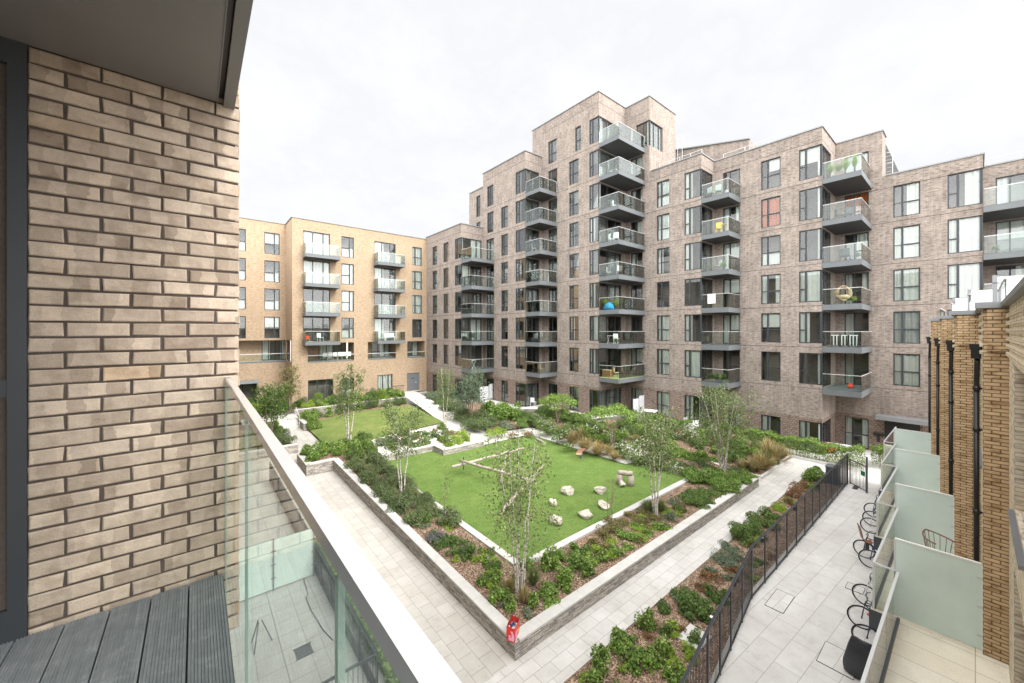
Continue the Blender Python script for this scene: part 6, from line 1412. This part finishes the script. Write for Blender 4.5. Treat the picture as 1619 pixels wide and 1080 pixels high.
# the same block running on along the court beyond the cheek wall
wing = Fac(-.32, YW + .72, math.pi / 2); Lw = 48.0 - YW; ops = []
for k, zz in enumerate((.6, 4.75, 7.8, 10.85, 13.9)):
    for j in range(11): ops.append((1.6 + j * 4.0, 3.5 + j * 4.0, zz, zz + 2.2))
wall(wing, home, Lw, -.1, 17.2, ops, 'tan')
for o in ops: window(wing, home, *o, 'split', rc.choice(['full', 'sides', None, 'left', 'blind']))
m = MB(); m.box(-12, -.30, YW + .72, 48.5, 17.2, 17.35, 'coping_m'); m.build('roof', home)
m = MB(); m.face([(-.34, YW + .71, 7.2), (-12, YW + .71, 7.2), (-12, YW + .71, 17.2), (-.34, YW + .71, 17.2)], 'tan'); m.build('end_wall', home)
# balcony: ribbed boards, edge, glass, handrail
bal = MB(); bal.box(-1.55, .115, -1.6, YW - .003, ZD - .30, ZD - .04, 'dark'); bo = bal.build('balcony', home)
m = MB()
edges = [.117 - .1505 * k for k in range(11)]
for x1 in edges[:-1]:
    x0 = x1 - .1445; prof = [(x0, ZD - .03)]; n = 13; p_ = (x1 - x0) / n
    for j in range(n):
        a = x0 + p_ * j; prof += [(a + .0012, ZD), (a + p_ * .52, ZD), (a + p_ * .60, ZD - .004), (a + p_ * .96, ZD - .004)]
    prof += [(x1, ZD - .03)]
    for a, b in zip(prof, prof[1:]): m.face([(a[0], -1.6, a[1]), (b[0], -1.6, b[1]), (b[0], YW - .006, b[1]), (a[0], YW - .006, a[1])], 'deck')
m.build('decking', bo)
XG = .1345
for a, b in ((1.607, YW - .018), (.497, 1.595), (-.62, .484), (-1.6, -.63)):
    m = MB(); m.box(XG - .004, XG + .004, a, b, ZD - .22, ZD + 1.11, 'glass2n'); m.box(XG - .0042, XG + .0042, a - .0012, a - .0002, ZD - .22, ZD + 1.1, 'glass_edge'); m.box(XG - .0042, XG + .0042, b + .0002, b + .0012, ZD - .22, ZD + 1.1, 'glass_edge'); m.build('glass_panel', bo)
m = MB(); m.box(.130, .155, -1.6, YW - .004, ZD + 1.110, ZD + 1.134, 'steel'); m.build('handrail', bo)
m = MB(); m.box(.119, .122, -1.6, YW - .004, ZD - .3, ZD - .02, 'fascia'); m.build('edge_trim', bo)
# dark door frame at the left of the cheek wall
m = MB(); y0, y1 = YW - .012, YW + .05; m.box(-.656, -.600, y0, y1, ZD - .02, ZS, 'frame'); m.box(-1.6, -.656, y0, y1, ZS - .11, ZS, 'frame'); m.box(-1.6, -.656, y0, y1, ZD - .02, ZD + .14, 'frame'); m.box(-1.6, -.656, y0 + .006, y1, ZD + 1.10, ZD + 1.18, 'frame')

fo = m.build('window', home)
m = MB(); m.box(-1.6, -.656, YW + .012, YW + .03, ZD + .14, ZS - .11, 'pane'); m.build('pane', fo)
m = MB(); m.box(-1.6, -.62, YW + .35, YW + .36, ZD + .0, ZD + 1.0, 'grey_curtain'); m.build('blind', fo)
m = MB(); m.box(-1.6, -.6, YW + .5, YW + .55, ZD, ZS, 'room'); m.build('interior', fo)
# soffit of the balcony above
m = MB(); m.box(-2.4, .095, 1.22, YW - .006, ZS, ZS + .3, 'soffit'); m.box(-2.4, .095, -1.6, 1.214, ZS, ZS + .3, 'soffit'); so = m.build('upper_balcony', home)
m = MB(); m.box(.098, .120, -1.6, YW - .006, ZS + .03, ZS + .32, 'black'); m.box(.1225, .174, -1.6, YW - .006, ZS - .016, ZS + .36, 'soffit'); m.box(.094, .098, -1.6, YW - .006, ZS - .006, ZS + .05, 'coping_m'); m.build('edge_trim', so)
# patio below, seen through the glass: frosted screen on posts, railing, drain, cable
PZ = .3
fence('dark patio railing around the paved yard below our balcony', [(.2, 8.95), (3.3, 9.0), (3.3, 15.6), (3.3, 26)], PZ, 1.08, 1.3)
m = MB(); m.box(-.5, 3.2, 14.99, 15.01, PZ + .05, PZ + 1.7, 'frost'); sc = m.build('privacy_screen', None, label='frosted glass screen dividing the patios below the balcony', cat='screen')
for x in (.6, 2.0, 3.22):
    m = MB(); m.box(x - .02, x + .02, 14.94, 15.06, PZ, PZ + 1.72, 'coping_m')
    for zz in (.4, .85, 1.3): m.box(x - .07, x + .07, 14.97, 15.03, PZ + zz, PZ + zz + .03, 'coping_m')
    m.build('post', sc)
c = P(480, 1030, PZ); m = MB()
for j in range(9): m.box(-.2, .2, -.2 + j * .045, -.2 + j * .045 + .025, 0, .012, 'dark')
m.box(-.22, .22, -.22, -.2, 0, .015, 'dark'); m.box(-.22, .22, .2, .22, 0, .015, 'dark'); m.build('drain_grate', None, loc=(c.x, c.y, PZ), label='square dark drain grate in the patio below the balcony', cat='drain grate')
m = MB(); pts = [P(480, 915, PZ + .02), P(487, 940, PZ + .02), P(484, 945, PZ + .02), P(492, 965, PZ + .02), P(510, 995, PZ + .02), P(526, 1012, PZ + .02)]; m.tube(pts, .012, 'black', 5); m.build('cable', None, label='thin black cable lying across the patio below', cat='cable')
m = MB(); poly_wall(m, [(3.45, 9.0), (3.45, 26)], .16, lambda x, y: .55, lambda x, y: -.05, 'stone'); poly_wall(m, [(3.45, 9.0), (3.45, 26)], .2, lambda x, y: .60, lambda x, y: .552, 'concrete'); m.build('patio_wall', None, label='low stone wall below the patio railing', cat='garden wall')
t = thing('garden_table', 'thin round metal table on the patio below the balcony', 'table', (1.35, 12.6, PZ)); m = MB(); m.lathe([(.001, .70), (.42, .70), (.43, .715), (.42, .73), (.001, .73)], 'coping_m', 20); m.build('tabletop', t)
for a in (0, 2.1, 4.2): m = MB(); m.tube([(.05 * math.cos(a), .05 * math.sin(a), .7), (.30 * math.cos(a), .30 * math.sin(a), 0)], .014, 'dark', 6); m.build('leg', t)
# ------------------------------------------------------------------ camera, sky and sun
cam = D.cameras.new('camera'); co = D.objects.new('camera', cam); COL.objects.link(co)
co.location = (0, 0, CAMZ); co.rotation_euler = (R(90), 0, -TH)
cam.sensor_width = 36; cam.lens = 36 * F0 / 1619; cam.shift_y = -(540 - HY) / 1619; cam.clip_start = .03; cam.clip_end = 3000
scene.camera = co
w = D.worlds.new('World'); scene.world = w; w.use_nodes = True; nt = w.node_tree; nt.nodes.clear()
SE, SA = R(38), R(168)      # sun elevation and azimuth: behind the camera to the right, veiled by cloud
out = nt.nodes.new('ShaderNodeOutputWorld'); bg = nt.nodes.new('ShaderNodeBackground'); bg.inputs[1].default_value = .1
sky = nt.nodes.new('ShaderNodeTexSky'); sky.sky_type = 'NISHITA'; sky.sun_disc = False; sky.sun_elevation = SE; sky.sun_rotation = SA
tc = nt.nodes.new('ShaderNodeTexCoord'); sp = nt.nodes.new('ShaderNodeSeparateXYZ'); nt.links.new(tc.outputs['Generated'], sp.inputs[0])
ad = N(nt, 'ShaderNodeMath', operation='ADD'); nt.links.new(sp.outputs[2], ad.inputs[0]); ad.inputs[1].default_value = .28
cbx = []
for k in (0, 1):
    dv = N(nt, 'ShaderNodeMath', operation='DIVIDE'); nt.links.new(sp.outputs[k], dv.inputs[0]); nt.links.new(ad.outputs[0], dv.inputs[1]); cbx.append(dv)
cb = nt.nodes.new('ShaderNodeCombineXYZ'); nt.links.new(cbx[0].outputs[0], cb.inputs[0]); nt.links.new(cbx[1].outputs[0], cb.inputs[1])
n1 = noise(nt, cb.outputs[0], 1.15, 8, .62)
cloud = ramp(nt, n1, [(.28, (6.5, 6.53, 6.65)), (.41, (7.3, 7.3, 7.33)), (.49, (6.9, 6.92, 7.0)), (.60, (7.55, 7.55, 7.55))])
# an overcast sky is about three times brighter overhead than low down
el = N(nt, 'ShaderNodeMapRange'); nt.links.new(sp.outputs[2], el.inputs[0]); el.inputs[1].default_value = .66; el.inputs[2].default_value = 1.0; el.inputs[3].default_value = 0; el.inputs[4].default_value = .7
# added boost: the unseen half behind the camera is brightened to light the walls
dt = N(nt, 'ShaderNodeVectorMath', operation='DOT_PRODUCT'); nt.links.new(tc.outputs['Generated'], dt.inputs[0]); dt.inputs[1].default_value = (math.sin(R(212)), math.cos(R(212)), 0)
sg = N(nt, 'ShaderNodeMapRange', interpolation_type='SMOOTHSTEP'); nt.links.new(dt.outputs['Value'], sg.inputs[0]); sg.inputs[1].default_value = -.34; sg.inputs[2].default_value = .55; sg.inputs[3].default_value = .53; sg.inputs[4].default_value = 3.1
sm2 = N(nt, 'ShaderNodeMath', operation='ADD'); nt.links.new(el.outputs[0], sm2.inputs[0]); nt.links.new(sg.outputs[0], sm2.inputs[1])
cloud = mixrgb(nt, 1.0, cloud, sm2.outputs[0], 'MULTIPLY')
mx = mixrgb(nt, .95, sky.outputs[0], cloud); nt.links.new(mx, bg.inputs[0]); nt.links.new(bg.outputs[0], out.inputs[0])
sl = D.lights.new('sun', 'SUN'); sl.energy = 1.15; sl.angle = R(18); sl.color = (1, .97, .92)
so_ = D.objects.new('sun', sl); COL.objects.link(so_)
sd = Vector((math.sin(SA) * math.cos(SE), math.cos(SA) * math.cos(SE), math.sin(SE)))
so_.rotation_euler = sd.to_track_quat('Z', 'Y').to_euler()
vs = scene.view_settings; vs.view_transform = 'Standard'; vs.look = 'None'; vs.exposure = 1.4; vs.gamma = 1
scene.render.engine = 'CYCLES'
cy = scene.cycles; cy.max_bounces = 7; cy.diffuse_bounces = 3; cy.glossy_bounces = 3; cy.transmission_bounces = 4; cy.transparent_max_bounces = 20; cy.use_denoising = True; cy.caustics_reflective = False; cy.caustics_refractive = False
